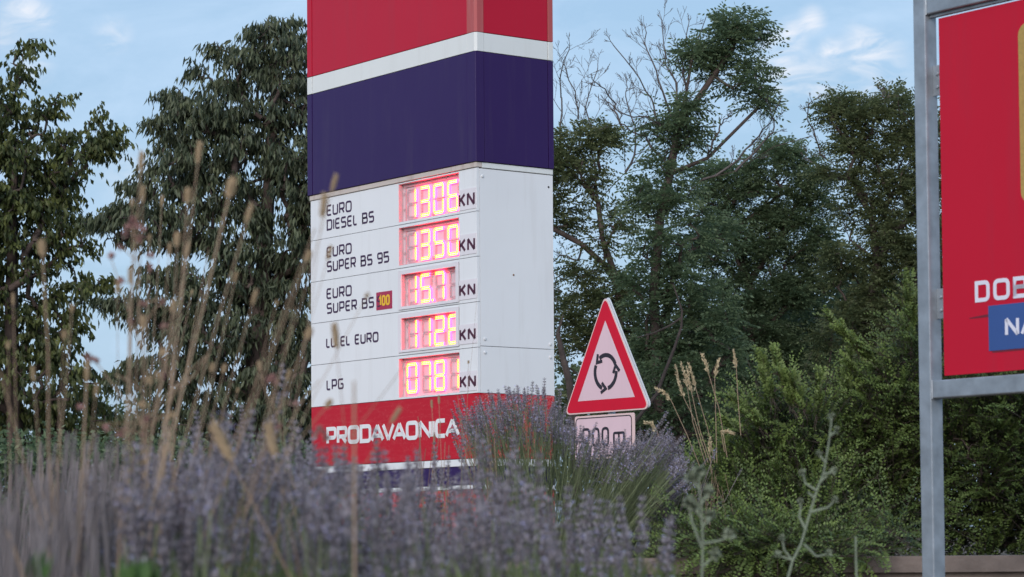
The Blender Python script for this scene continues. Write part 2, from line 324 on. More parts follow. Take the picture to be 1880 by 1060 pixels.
M = dict(
    red=panelmat('red_enamel', (.50, .006, .030), .32, (.25, .05, .06), .22),
    red_low=panelmat('red_foil', (.52, .006, .022), .35, (.28, .06, .06), .2, crack=((.62, .16, .15), 18, (.35, .35, 2.2), .03, .35)),
    red_crazed=panelmat('red_crazed_foil', (.50, .022, .035), .42, (.4, .12, .11), .4, crack=((.66, .22, .2), 38, (1, 1, 1), .11, .85)),
    red_tape=panelmat('faded_red_tape', (.46, .10, .10), .5, (.5, .3, .28), .5),
    blue=panelmat('navy_enamel', (.030, .010, .085), .32, (.07, .05, .10), .4),
    white=panelmat('white_enamel', (.80, .80, .80), .38, (.50, .46, .42), .30),
    band=panelmat('off_white_band', (.76, .77, .74), .4, (.5, .46, .4), .3),
    trim=panelmat('grimy_trim', (.60, .52, .46), .5, (.30, .20, .15), .9),
    slip=panelmat('white_slip', (.78, .73, .75), .45, (.5, .45, .4), .2),
    dark=mat('dark_void', (.03, .028, .03), .8),
    ink=mat('dark_plum_ink', (.050, .018, .060), .5),
    ink2=mat('maroon_ink', (.075, .012, .035), .5),
    letter=mat('white_letter_foil', (.80, .79, .78), .4, var=.05),
    bolt=mat('bolt_cap', (.72, .72, .72), .35),
    plate=mat('display_back_plate', (.74, .56, .59), .55, var=.06),
    lead=mat('display_reflector', (.58, .42, .43), .5),
    off=mat('unlit_segments', (.64, .45, .47), .5),
    badge=mat('badge_crimson', (.40, .02, .07), .4), yellow=mat('badge_yellow', (.85, .50, .02), .4),
    led=mat('lit_segments', (.3, .2, .02), .5, emit=(1.0, .60, .006), es=2.1),
    led_side=mat('lit_segment_sides', (.3, .02, .02), .5, emit=(1.0, .02, .08), es=14.0),
    galv=mat('galvanised_steel', (.34, .37, .40), .5, .55, bump=.12, bscale=35, var=.22, vscale=14),
    sign_red=mat('sign_red_foil', (.62, .006, .030), .4, var=.05, spec=.2),
    sign_white=panelmat('sign_pink_cast_foil', (.76, .54, .58), .45, (.50, .36, .36), .35),  # white foil with a pinkish colour cast put into the base colour
    sign_edge=mat('sign_outline_foil', (.78, .55, .52), .45),
    sign_black=mat('sign_black', (.020, .014, .022), .5),
    alu=mat('sign_aluminium', (.70, .72, .75), .5, .15, var=.06),
    bb_red=panelmat('billboard_red_print', (.53, .006, .028), .4, (.30, .03, .05), .35),
    bb_gold=mat('billboard_gold_print', (.42, .27, .07), .5, var=.12, vscale=120),
    bb_blue=mat('billboard_blue_print', (.035, .085, .27), .4, var=.05),
    bb_white=mat('billboard_white_print', (.74, .72, .80), .4),
    bb_shade=mat('billboard_dark_print', (.16, .008, .02), .45),
    conc=mat('weathered_concrete', (.21, .165, .14), .9, bump=.6, bscale=30, var=.35, vscale=7),
    soil=mat('dry_soil', (.10, .075, .05), .95, bump=.8, bscale=15, var=.4, vscale=3),
    asphalt=mat('asphalt', (.05, .05, .052), .9, bump=.4, bscale=80, var=.2),
    bark=mat('grey_brown_bark', (.085, .060, .050), .9, bump=.8, bscale=40, var=.4, vscale=12),
    twig=mat('bare_grey_twig', (.12, .098, .092), .9, var=.3, vscale=9),
    leafA=leafmat('broad_drooping_leaf', (.034, .050, .018), (.165, .185, .055), .32),
    leafB=leafmat('narrow_drooping_leaf', (.032, .046, .026), (.16, .18, .095), .28),
    leafR=leafmat('locust_leaflet', (.075, .115, .062), (.21, .275, .14), .45),
    leafR2=leafmat('locust_olive_leaflet', (.075, .098, .045), (.21, .235, .105), .42),
    leafS=leafmat('small_shrub_leaf', (.022, .036, .010), (.21, .285, .075), .2, .5),
    leafD=leafmat('thicket_leaf', (.055, .08, .044), (.14, .18, .085), .38),
    lstem=leafmat('lavender_stem', (.13, .16, .075), (.32, .36, .19), .2, .7),
    lleaf=leafmat('lavender_leaf', (.07, .10, .03), (.21, .26, .10), .2, .7),
    calyx=leafmat('lavender_calyx', (.15, .125, .13), (.47, .425, .465), .2, .8),
    petal=mat('lavender_petal', (.47, .42, .68), .7),
    straw=leafmat('dry_straw', (.24, .15, .095), (.50, .36, .24), .15, .7),
    greystraw=leafmat('weathered_grey_stem', (.17, .14, .135), (.40, .34, .33), .15, .8),
    gold=mat('straw_seed_head', (.50, .37, .23), .8, var=.2, vscale=40),
    goldpale=mat('pale_plume', (.52, .42, .26), .8, var=.2, vscale=60),
    weed=mat('grey_green_weed', (.20, .23, .16), .8, var=.2, vscale=20),
    pink=mat('faded_pink_bud', (.36, .20, .18), .8), green=mat('fresh_blade', (.055, .12, .025), .6), seed=mat('dark_seed_head', (.03, .012, .012), .9),
)

# ------------------------------------------------------------------ the ground
def gz(y):
    if y < 1.5: return 0.0
    if y < 8.9: return 0.60
    return float(np.interp(y, [8.9, 9.6, 13.5, 25, 80, 5000], [1.04, 1.10, 1.20, 1.32, 1.25, 1.0]))
ys = [-60, -20, -5, 0, 1.49, 1.5, 2, 3, 4, 5, 6, 7, 8, 8.89, 8.9, 9.1, 9.6, 10.5, 12, 13.5, 16, 20, 25, 35, 50, 80, 200, 800, 3000]
xs = [-3000, -300, -60, -20, -8, -4, -2, -1, 0, 1, 2, 4, 8, 20, 60, 300, 3000]
V = [(x, y, gz(y) + (random.uniform(-.02, .02) if 9.2 < y < 60 and abs(x) < 10 else 0)) for y in ys for x in xs]
nx = len(xs)
F = [(j * nx + i, j * nx + i + 1, (j + 1) * nx + i + 1, (j + 1) * nx + i) for j in range(len(ys) - 1) for i in range(nx - 1)]
me = bpy.data.meshes.new('ground'); me.from_pydata(V, [], F); me.materials.append(M['soil']); me.materials.append(M['asphalt'])
for p in me.polygons: p.material_index = 1 if p.center.y < 1.4 else 0
tag(link('ground', me), kind='structure')

# retaining wall behind the billboard: coping blocks on a wall body
wl = empty('retaining_wall', (0, 8.75, 0), math.radians(1.2), label='low weathered concrete retaining wall under the clipped shrubs', cat='wall')
b = MB(); b.box(-6, 6, .03, .20, .3, EYE - .100); b.build('wall_body', M['conc'], wl)
xx = -6.0
cope = MB(); cope.box(0, .595, 0, .24, 0, .055); cm = cope.mesh('coping_block', M['conc'])
while xx < 6:
    o = link('coping_block', cm, wl, (xx, 0, EYE - .098 + random.uniform(-.002, .003))); o.rotation_euler.z = random.uniform(-.004, .004); xx += .6
# ------------------------------------------------------------------ the price pylon
W_, D_ = 1.6, .50
yaw = .6461942; mx_, my_ = -.1740631, 13.3471122
ulx, uly = -math.sin(yaw), math.cos(yaw)
RZ = math.atan2(-uly, -ulx)                        # local x runs along the price face, local y into the pylon
PX, PY = mx_ + ulx * W_, my_ + uly * W_
GP = 1.18
pyl = empty('price_pylon', (PX, PY, GP), RZ, label='tall red, white and navy fuel price pylon with glowing red number displays', cat='price sign')
zz = EYE - GP                                      # heights below are above the eye
def Z(v): return v + zz
TOP = 4.3
b = MB(); b.box(.03, W_ - .03, .05, D_ - .02, 0, Z(TOP) - .02); b.build('core', M['dark'], pyl)
b = MB(); b.box(-.05, W_ + .05, -.05, D_ + .05, -.15, .03); b.build('plinth', M['conc'], pyl)
g = .0015
# upper block, price face
def left(name, key, x0, x1, z0, z1, y0=0., y1=.02, bevel=.002): b = MB(); b.box(x0, x1, y0, y1, Z(z0) + g, Z(z1) - g); return b.build(name, M[key], pyl, bevel)
def right_(name, key, y0, y1, z0, z1, x0=W_ - .02, x1=W_, bevel=.002): b = MB(); b.box(x0, x1, y0, y1, Z(z0) + g, Z(z1) - g); return b.build(name, M[key], pyl, bevel)
UP = -.012                                          # the upper block stands 12 mm proud
SEAM = .036
for nm, ky, z0, z1 in (('red_panel', 'red', 2.679, TOP), ('white_band', 'band', 2.578, 2.679), ('navy_panel', 'blue', 1.999, 2.578)):
    left(nm, ky, SEAM + .004, W_ - .065, z0, z1, UP, .03)
    left('edge_strip', ky, .0 + UP, SEAM, z0, z1, UP - .002, .03)
    cky = 'red_tape' if ky == 'red' else ky
    b = MB(); b.prism([(W_ - .063, 0), (W_ - .012, 0)], 0, 0) if 0 else None
    # folded corner sheet: an L seen from above with a small chamfer
    zc0, zc1 = Z(z0) + g, Z(z1) - g; X = W_ + .012; Y = UP
    ch = .0012 if ky == 'blue' else .012
    prof = [(W_ - .063, Y - .001), (X + .001 - ch, Y - .001), (X + .001, Y - .001 + ch), (X + .001, Y + .052), (X - .02, Y + .052), (X - .02, .03), (W_ - .063, .03)]
    n = len(prof); b = MB(); b.v = [(x, y, zc0) for x, y in prof] + [(x, y, zc1) for x, y in prof]
    b.f = [tuple(range(n))[::-1], tuple(range(n, 2 * n))] + [(i, (i + 1) % n, n + (i + 1) % n, n + i) for i in range(n)]; b.m = [0] * len(b.f)
    b.build('corner_sheet', M[cky], pyl)
    right_(nm, ky, UP + .055, D_ - .036, z0, z1, W_ - .02, W_ + .011)
    right_('edge_strip', cky, D_ - .033, D_, z0, z1, W_ - .02, W_ + .013)
b = MB(); b.box(-.015, W_ + .015, -.015, D_ + .01, Z(TOP), Z(TOP) + .04); b.build('top_cap', M['red'], pyl)
b = MB(); b.box(.0, W_ - .03, D_ - .018, D_, 0, Z(TOP)); b.build('rear_panel', M['white'], pyl)
b = MB(); b.box(0.0, .018, .03, D_ - .02, 0, Z(TOP)); b.build('far_side_panel', M['white'], pyl)
# trim between the navy block and the prices
b = MB(); b.box(-.004, W_ + .004, -.006, .03, Z(1.970) + g, Z(1.999) - g); b.build('trim_strip', M['trim'], pyl, .002)
b = MB(); b.box(W_ - .02, W_ + .004, .032, D_, Z(1.968) + g, Z(1.999) - g); b.build('trim_strip', M['band'], pyl, .002)

# price rows
rows = [1.970, 1.7411, 1.5048, 1.2683, 1.0316, .7940]
win = [(.8845, 1.4378, 1.757, 1.961), (.8840, 1.4360, 1.521, 1.723), (.9085, 1.4110, 1.295, 1.469), (.9050, 1.4085, 1.060, 1.2315), (.8780, 1.4330, .8065, 1.0140)]
wout = [None, None, (.882, 1.436, 1.279, 1.489), (.879, 1.4345, 1.047, 1.253), None]
digz = [(1.766, 1.932), (1.532, 1.696), (1.303, 1.460), (1.062, 1.223), (.8235, .989)]
knz = [(1.773, 1.8465), (1.537, 1.608), (1.303, 1.370), (1.070, 1.137), (.824, .8915)]
DX = [(.948, 1.050), (1.079, 1.178), (1.207, 1.305), (1.335, 1.4335)]
SEG = {'0': 'abcdef', '1': 'bc', '2': 'abged', '3': 'abgcd', '5': 'afgcd', '6': 'afgcde', '7': 'abc', '8': 'abcdefg', ' ': '', 'e': 'afged'}
shown = ['1306', '1350', '157 ', '112e', '0781']
labels = [[('EURO', .1665, .4224, 1.865, 1.929), ('DIESEL BS', .168, .645, 1.783, 1.846)], [('EURO', .165, .4206, 1.630, 1.692), ('SUPER BS 95', .167, .789, 1.548, 1.610)],
          [('EURO', .1632, .4189, 1.395, 1.457), ('SUPER BS', .165, .641, 1.312, 1.373)], [('LU EL EURO', .1577, .682, 1.120, 1.178)], [('LPG', .160, .334, .881, .942)]]
def hexa(mb, x0, x1, z0, z1, y0, y1, mi, fr):  mb.box(x0, x1, y0, y1, z0, z1, mi, fr)
for i in range(5):
    zt, zb = rows[i], rows[i + 1]; wx0, wx1, wz0, wz1 = win[i]
    fx0, fx1, fz0, fz1 = wout[i] or win[i]
    # the white row panel, cut round the display opening
    b = MB(); x0, x1, y0, y1 = 0., W_ - .001, .0, .016
    b.box(x0, fx0 - g, y0, y1, Z(zb) + g, Z(zt) - g)
    b.box(fx0 - g, fx1 + g, y0 + .0004, y1, Z(fz1) + g, Z(zt) - g - .0003)
    b.box(fx0 - g, fx1 + g, y0 + .0004, y1, Z(zb) + g + .0003, Z(fz0) - g)
    b.box(fx1 + g + .002, x1, y0, y1, Z(zb) + g, Z(zt) - g)
    pn = b.build('row_panel', M['white'], pyl)
    for tx, a0, a1, c0, c1 in labels[i]: letters(pn, M['ink'], tx, a0, a1, Z(c0), Z(c1), .0105, -.0015, .0, .24)
    # the slip carrying KN
    k0, k1 = knz[i]
    b = MB(); b.box(fx1 + .004, W_ - .006, -.003, -.0003, Z(max(k0 - .016, zb + .004)), Z(k1 + .02)); b.build('unit_slip', M['slip'], pn)
    letters(pn, M['ink2'], 'KN', 1.4425, 1.585, Z(k0), Z(k1), .0145, -.0045, -.003, .30)
    # display: a recessed reflector box with four segment digits
    b = MB(); yb = .036
    b.box(wx0, wx1, yb - .006, yb, Z(wz0), Z(wz1))
    db = b.build('price_display', M['plate'], pyl)
    b = MB(); e = .005
    b.box(wx0 - e, wx0, .001, yb, Z(wz0) - e, Z(wz1) + e); b.box(wx1, wx1 + e, .001, yb, Z(wz0) - e, Z(wz1) + e)
    b.box(wx0, wx1, .001, yb - .006, Z(wz0) - e, Z(wz0)); b.box(wx0, wx1, .001, yb - .006, Z(wz1), Z(wz1) + e)
    # inner rail above and beside the digits
    b.box(wx0 + .012, wx1, yb - .014, yb - .0065, Z(wz1) - .018, Z(wz1) - .014); b.box(wx0 + .030, wx0 + .034, yb - .014, yb - .0065, Z(wz0) + .004, Z(wz1) - .019)
    for hh in (.3, .72): b.box(wx0 + .010, wx0 + .022, yb - .012, yb - .0065, Z(wz0) + (wz1 - wz0) * hh, Z(wz0) + (wz1 - wz0) * hh + .012)
    b.build('display_housing', M['lead'], db)
    if wout[i]:
        b = MB(); b.frame([(fx0, Z(fz0)), (fx1, Z(fz0)), (fx1, Z(fz1)), (fx0, Z(fz1))], [(wx0, Z(wz0)), (wx1, Z(wz0)), (wx1, Z(wz1)), (wx0, Z(wz1))], -.005, .001)
        b.build('display_bezel', M['slip'], db)
    d0, d1 = digz[i]
    for k in range(4):
        x0, x1 = DX[k][0] - .024, DX[k][1] - .024
        if shown[i][k] == 'e' or (wout[i] and k == 3): x1 = min(x1, wx1 + .004)
        z0, z1 = Z(d0), Z(d1); h = z1 - z0; sw = .0180; on = SEG[shown[i][k]]; b = MB(); c = MB()
        yl0, yl1 = yb - .019, yb - .0065
        def vseg(xa, za, zc, lit):
            q = b if lit else c; nn = 9; st = (zc - za) / nn
            for r in range(nn):
                ins = .0035 if r in (0, nn - 1) else 0
                q.box(xa + ins, xa + sw - ins, yl0 if lit else yb - .0095, yl1, za + st * r + st * .17, za + st * (r + 1) - st * .17, 0 if not lit else 1, 0)
        def hseg(zc, lit):
            q = b if lit else c
            for r in (-1, 0):
                za = zc + r * .0105 + .0015; xa = x0 + sw * .62; xb = x1 - sw * .62; nn = 5
                for s_ in range(nn):
                    st = (xb - xa) / nn
                    q.box(xa + st * s_ + .0012, xa + st * (s_ + 1) - .0008, yl0 if lit else yb - .0095, yl1, za, za + .0072, 0 if not lit else 1, 0)
        zm = (z0 + z1) / 2
        vseg(x1 - sw, zm + .004, z1 - .006, 'b' in on); vseg(x1 - sw, z0 + .006, zm - .004, 'c' in on)
        vseg(x0, zm + .004, z1 - .006, 'f' in on); vseg(x0, z0 + .006, zm - .004, 'e' in on)
        hseg(z1 - .009, 'a' in on); hseg(zm, 'g' in on); hseg(z0 + .009, 'd' in on)
        if b.f: b.build('lit_digit', [M['led'], M['led_side']], db)
        if c.f: c.build('unlit_segments', M['off'], db)
    b = MB(); lit = i == 2; xc = (DX[1][1] + DX[2][0]) / 2 - .020
    b.box(xc - .008, xc + .008, yb - .02, yb - .0065, Z(d0) + .002, Z(d0) + .014, 1 if lit else 0, 0)
    b.build('decimal_point', [M['led'], M['led_side']] if lit else M['off'], db)
    if i == 2:
        b = MB(); b.box(.664, .8165, -.0016, .0, Z(1.294), Z(1.392)); bo = b.build('badge', M['badge'], pn)
        letters(pn, M['ink'], 'S', .672, .706, Z(1.311), Z(1.371), .0085, -.0024, -.0016)
        letters(pn, M['yellow'], '100', .692, .797, Z(1.314), Z(1.373), .0125, -.0034, -.0024, .28)
# side face
b = MB(); b.box(W_ - .016, W_, .018, D_, Z(1.0385) + g, Z(1.967) - g); sp = b.build('side_panel', M['white'], pyl)
b = MB(); b.box(W_ - .016, W_, .018, D_, Z(.794) + g, Z(1.0385) - g); sp2 = b.build('side_panel', M['white'], pyl)
cap = MB(); cap.tube([(0, 0, 0), (.003, 0, 0), (.005, 0, 0)], [.0085, .0085, .005], 10); cmsh = cap.mesh('bolt', M['bolt'])
for yy, zz_ in ((.035, 1.925), (.045, 1.075), (.475, 1.065), (.045, 1.005), (.475, .995)): link('bolt', cmsh, pyl, (W_, yy, Z(zz_)))
hole = MB(); hole.tube([(0, 0, 0), (.001, 0, 0)], [.006, .006], 8); hm = hole.mesh('bolt_hole', M['dark'])
link('bolt_hole', hm, pyl, (W_, .472, Z(1.902)))
hole = MB(); hole.tube([(0, 0, 0), (.003, 0, 0)], [.006, .004], 7); link('rust_spot', hole.mesh('rust_spot', mat('rust', (.22, .11, .05), .9)), pyl, (W_, .235, Z(1.42)))
# lower bands
r1 = left('red_panel', 'red_low', 0, W_ - .001, .456, .794)
letters(r1, M['letter'], 'PRODAVAONICA', .1590, 1.437, Z(.572), Z(.675), .0225, -.003, 0, .17)
right_('red_panel', 'red_crazed', .022, D_, .456, .794)
for nm, ky, z0, z1 in (('white_band', 'white', .416, .456), ('navy_panel', 'blue', .320, .416), ('white_band', 'white', .296, .320), ('red_panel', 'red_crazed', .03 - zz, .296)):
    left(nm, ky, 0, W_ - .001, z0, z1); right_(nm, ky, .022, D_, z0, z1)

# ------------------------------------------------------------------ warning sign
SD = 12.4
apex = at(1111, 550, SD)
mpp = SD / FPX
sx = apex[0]; sz = at(1114, 757, SD)[2]
sgn = empty('roundabout_warning_sign', (sx, SD, 1.22), RZ, label='red bordered triangular warning sign with three circling black arrows beside the pylon', cat='road sign')
hz = apex[2] - sz; side = 143 * mpp / .602 * 1.0; zb = sz - 1.22
KS = SD / 15.6
def tri(side_, h_, zb_, r, dx=0):
    P = [(dx - side_ / 2, zb_), (dx + side_ / 2, zb_), (dx, zb_ + h_)]
    out = []
    for i in range(3):
        a = np.array(P[i - 1]); c = np.array(P[i]); d = np.array(P[(i + 1) % 3])
        u = (a - c) / np.linalg.norm(a - c); v = (d - c) / np.linalg.norm(d - c); q = r * 1.73
        A = c + u * q; B_ = c + v * q
        for t in np.linspace(0, 1, 7): out.append(tuple(A * (1 - t) ** 2 + c * 2 * t * (1 - t) + B_ * t * t))
    return out
def inset(side_, h_, zb_, k, r):    # inset of a triangle by k
    ap = math.atan2(h_, side_ / 2); kx = k / math.tan(ap / 2); nh = h_ - k - k / math.cos(ap)
    return tri(side_ - 2 * kx, nh, zb_ + k, r)
S0, H0 = side * 1.045, hz * 1.045
b = MB(); b.prism(tri(S0, H0, zb, .028), 0, .003); pl = b.build('sign_plate', M['sign_edge'], sgn)
b = MB(); b.frame(inset(S0, H0, zb, .0065, .024), inset(S0, H0, zb, .062, .0015), -.0012, .0); b.build('red_border', M['sign_red'], pl)
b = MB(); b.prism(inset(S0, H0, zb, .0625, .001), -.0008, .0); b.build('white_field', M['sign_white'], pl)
b = MB(); b.prism(tri(S0, H0, zb + .006, .028, .004), .0135, .016); b.build('rear_plate', M['alu'], sgn)
b = MB(); b.frame([(x, z) for x, z in tri(S0, H0, zb, .028)], inset(S0, H0, zb, .004, .026), .003, .007); b.build('folded_rim', M['alu'], sgn)
# three arrows, running anticlockwise
cz = at(1114, 683, SD)[2] - 1.22; RR = 31.0 * mpp * 1.0
for a0, a1 in ((24, 138), (154, 264), (-78, 14)):
    b = MB(); pts = [(RR * math.cos(math.radians(a)), cz + RR * math.sin(math.radians(a))) for a in np.linspace(a0, a1 - 14, 12)]
    b.ribbon(pts, .020, -.0022, -.0009)
    at_ = math.radians(a1 + 6); tip = np.array([RR * math.cos(at_), cz + RR * math.sin(at_)]); dirn = np.array([-math.sin(at_ - .18), math.cos(at_ - .18)])
    def rot(v, a): return np.array([v[0] * math.cos(a) - v[1] * math.sin(a), v[0] * math.sin(a) + v[1] * math.cos(a)])
    w1 = tip - rot(dirn, .62) * .042; w2 = tip - rot(dirn, -.62) * .042
    b.ribbon([tuple(w1), tuple(tip), tuple(w2)], .0155, -.0024, -.0009)
    b.build('arrow', M['sign_black'], pl)
# plate below
px0 = (1058 - 1114) * mpp / .602; px1 = (1163 - 1114) * mpp / .602; pz1 = at(1110, 759, SD)[2] - 1.22; pz0 = at(1110, 842, SD)[2] - 1.22
def rrect(x0, x1, z0, z1, r, n=4):
    out = []
    for cx_, cz_, a in ((x1 - r, z0 + r, -90), (x1 - r, z1 - r, 0), (x0 + r, z1 - r, 90), (x0 + r, z0 + r, 180)):
        for t in range(n + 1): q = math.radians(a + 90 * t / n); out.append((cx_ + r * math.cos(q), cz_ + r * math.sin(q)))
    return out
b = MB(); b.prism(rrect(px0, px1, pz0, pz1 - .006, .012), 0, .003); dp = b.build('distance_plate', M['sign_edge'], sgn)
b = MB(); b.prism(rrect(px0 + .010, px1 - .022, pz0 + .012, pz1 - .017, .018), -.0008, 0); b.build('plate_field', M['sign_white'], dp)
b = MB(); b.frame(rrect(px0 + .008, px1 - .020, pz0 + .010, pz1 - .015, .02), rrect(px0 + .013, px1 - .025, pz0 + .015, pz1 - .020, .016), -.0016, -.0006); b.build('plate_outline', M['sign_black'], dp)
b = MB(); tz1 = at(1100, 784, SD)[2] - 1.22; tz0 = at(1100, 820, SD)[2] - 1.22
letters(dp, M['sign_black'], '200', (1072 - 1114) * mpp / .602, (1119 - 1114) * mpp / .602, tz0, tz1, .013, -.002, -.0008, .30)
letters(dp, M['sign_black'], 'm', (1126 - 1114) * mpp / .602, (1146 - 1114) * mpp / .602, tz0, tz1 , .012, -.002, -.0008)
b = MB(); b.tube([(0.0, .0345, 0), (0.0, .0345, zb + H0 * .8)], .018, 12); b.build('sign_post', M['galv'], sgn)
for zc in (zb + .1, zb + .45, pz0 + .06):
    b = MB(); b.box(-.03, .03, .0165, .04, zc, zc + .022); b.build('post_clamp', M['alu'], sgn)

# ------------------------------------------------------------------ billboard on a galvanised frame
BD = 8.0; q = at(1709, 700, BD)
bb = empty('billboard', (q[0], q[1], .60), RZ, label='large red billboard on a galvanised tube frame at the right edge', cat='billboard')
def bz(py, px=1709): return at(px, py, BD)[2] - .60
A_ = .052
post = MB(); post.box(-A_, 0, 0, A_, 0, bz(-60)); pm = post.mesh('frame_post', M['galv'])
for x_ in (0, 2.35): o = link('frame_post', pm, bb, (x_, 0, 0)); bv = o.modifiers.new('bevel', 'BEVEL'); bv.width = .004; bv.segments = 2
zb0, zb1 = bz(732), bz(699)
b = MB(); b.box(.0005, 2.2975, .002, A_ - .002, zb0, zb1); b.build('frame_rail', M['galv'], bb, .004)
zt = bz(27)
b = MB(); b.box(.0005, 2.2975, .002, A_ - .002, zt, zt + .052); b.build('frame_rail', M['galv'], bb, .004)
b = MB(); b.box(.002, 2.295, .018, .034, zt - .009, zt - .0005); b.build('clamp_rail', M['galv'], bb)
pz0_ = at(1737, 691, BD)[2] - .60; pz1_ = at(1737, 36, BD)[2] - .60
PX0, PX1 = .036, 2.26
b = MB(); b.box(PX0, PX1, .022, .030, pz0_, pz1_); pb = b.build('billboard_panel', M['bb_red'], bb, .001)
for py in (120, 530):
    for x_ in (0.0005, PX1 - .004):
        b = MB(); b.box(x_, x_ + .041, .031, .037, bz(py + 55), bz(py)); b.build('panel_bracket', M['galv'], bb)
bolt_ = MB(); bolt_.tube([(0, 0, 0), (0, -.004, 0), (0, -.006, 0)], [.006, .006, .004], 6); bom = bolt_.mesh('bolt', M['galv'])
for py in (120, 530):
    for dz_ in (16, 40): link('bolt', bom, bb, (.021, .031, bz(py + dz_)))
weld = MB(); weld.tube([(.003, .0015, zb0 - .002), (.0035, .001, zb0 + .02), (.003, .0015, zb1 + .002)], [.0022, .003, .0022], 6); weld.tube([(.003, .0015, zt - .001), (.0035, .001, zt + .03), (.003, .0015, zt + .054)], [.0022, .003, .0022], 6)
wo = weld.build('weld_bead', M['galv'], bb); wo['kind'] = 'stuff'
def BP(px, py):
    """billboard plane: local x and z of the point seen at a photo pixel"""
    v = ray(px, py); X_ = np.array([math.cos(RZ), math.sin(RZ), 0]); Y_ = np.array([-math.sin(RZ), math.cos(RZ), 0]); o_ = np.array([q[0], q[1], .60 - EYE])
    t = ((o_ + Y_ * .022) @ Y_) / (v @ Y_); p = v * t - o_; return float(p @ X_), float(p[2])
x0, z1 = BP(1869, 45); _, z0 = BP(1869, 375)
b = MB(); b.prism(rrect(x0, x0 + 1.05, z0, z1, .035), .0208, .0220); b.build('gold_field', M['bb_gold'], pb)
x0, z1 = BP(1815, 562); _, z0 = BP(1815, 645)
b = MB(); b.box(x0, x0 + 1.0, .0200, .0220, z0, z1); b.build('blue_field', M['bb_blue'], pb)
b = MB(); b.box(x0 + .012, x0 + .98, .0212, .0220, z0 - .006, z0 - .0005); b.build('shade_line', M['bb_shade'], pb)
xa, za = BP(1780, 584); b = MB(); b.prism([(xa, za - .003), (x0 - .001, za - .003), (x0 - .001, za + .006), (xa, za)], .0212, .0220); b.build('shade_line', M['bb_shade'], pb)
xd0, zd1 = BP(1790, 517); _, zd0 = BP(1791, 556); xo = BP(1856, 530)[0]; 
xD1 = BP(1817, 530)[0]; xO0 = BP(1824, 530)[0]; xB0 = BP(1860.5, 530)[0]; xO1 = BP(1854, 530)[0]
b = MB(); hgt = zd1 - zd0; wD = xD1 - xd0
for ch_, a0, a1 in (('D', xd0, xd0 + wD), ('O', xO0, xO1), ('B', xB0, xB0 + wD)): letters(pb, M['bb_white'], ch_, a0, a1, zd0, zd1, .0125, .0205, .0220)
xn0, zn1 = BP(1846, 583); _, zn0 = BP(1846, 619); xn1 = BP(1872, 600)[0]
b = MB(); letters(pb, M['bb_white'], 'N', xn0, xn1, zn0, zn1, .0115, .0188, .0200); letters(pb, M['bb_white'], 'A', xn1 + .006, xn1 + .006 + (xn1 - xn0) * 1.1, zn0, zn1, .0105, .0188, .0200)

# ------------------------------------------------------------------ trees
def in_blobs(blobs, n, shell=.6):
    """n points in real ellipsoids; each blob is (px, py, rx, ry, depth, depth radius)"""
    B_ = np.array([(*at(x, y, d), rx * d / FPX, dr, ry * d / FPX) for x, y, rx, ry, d, dr in blobs])
    wgt = (B_[:, 3] * B_[:, 4] * B_[:, 5]) ** .75; idx = RG.choice(len(B_), n, p=wgt / wgt.sum())
    u = nrm(RG.normal(size=(n, 3))) * (RG.random(n)[:, None] ** (1 / (3 * shell + .6)))
    return B_[idx, :3] + u * B_[idx, 3:6], u
def skeleton(root, targets, segs=3, wob=.06, pl=.25):
    """grow limbs from a list of root polylines to every target, each joining the nearest wood already there"""
    Pn = []; par = []
    for line, pa in root:
        for i, p in enumerate(line):
            Pn.append(np.array(p, float)); par.append(pa if i == 0 else len(Pn) - 2)
    plen = [0.] * len(Pn)
    for i in range(len(Pn)):
        if par[i] >= 0: plen[i] = plen[par[i]] + np.linalg.norm(Pn[i] - Pn[par[i]])
    A = np.zeros((len(Pn) + len(targets) * segs + 1, 3)); A[:len(Pn)] = Pn; PL = np.zeros(len(A)); PL[:len(Pn)] = plen; n = len(Pn)
    r0 = A[0]; order = np.argsort(np.linalg.norm(targets - r0, axis=1)); ends = []
    for ti in order:
        t = targets[ti]; dv = t - A[:n]; dist = np.linalg.norm(dv, axis=1)
        cost = dist + pl * PL[:n] * .35 + np.where(dv[:, 2] < -.02, dist * .8, 0)
        j = int(np.argmin(cost)); prev = j; D = t - A[j]; L = dist[j]; off = RG.normal(size=3) * wob * L
        for s in range(1, segs + 1):
            f = s / segs; p = A[j] + D * f + off * math.sin(PI * f) + RG.normal(size=3) * wob * L * .25 * (s < segs) + np.array([0, 0, .08 * L * math.sin(PI * f)])
            A[n] = p; par.append(prev); PL[n] = PL[prev] + L / segs; prev = n; n += 1
        ends.append(prev)
    A = A[:n]; par = np.array(par); cnt = np.zeros(n)
    for e in ends: cnt[e] += 1
    for i in range(n - 1, 0, -1):
        if par[i] >= 0 and par[i] < i: cnt[par[i]] += cnt[i]
    return A, par, cnt, ends
def wood(name, A, par, cnt, rt, rmax, material, parent, origin, pw=.45, k=5):
    i = np.nonzero(par >= 0)[0]; r = np.minimum(rmax, rt * np.maximum(cnt, 1) ** pw)
    V, F = frusta(A[par[i]] - origin, A[i] - origin, np.minimum(r[par[i]], r[i] * 1.6), r[i], k)
    return link(name, fastmesh(name, V, F, material, smooth=True), parent)
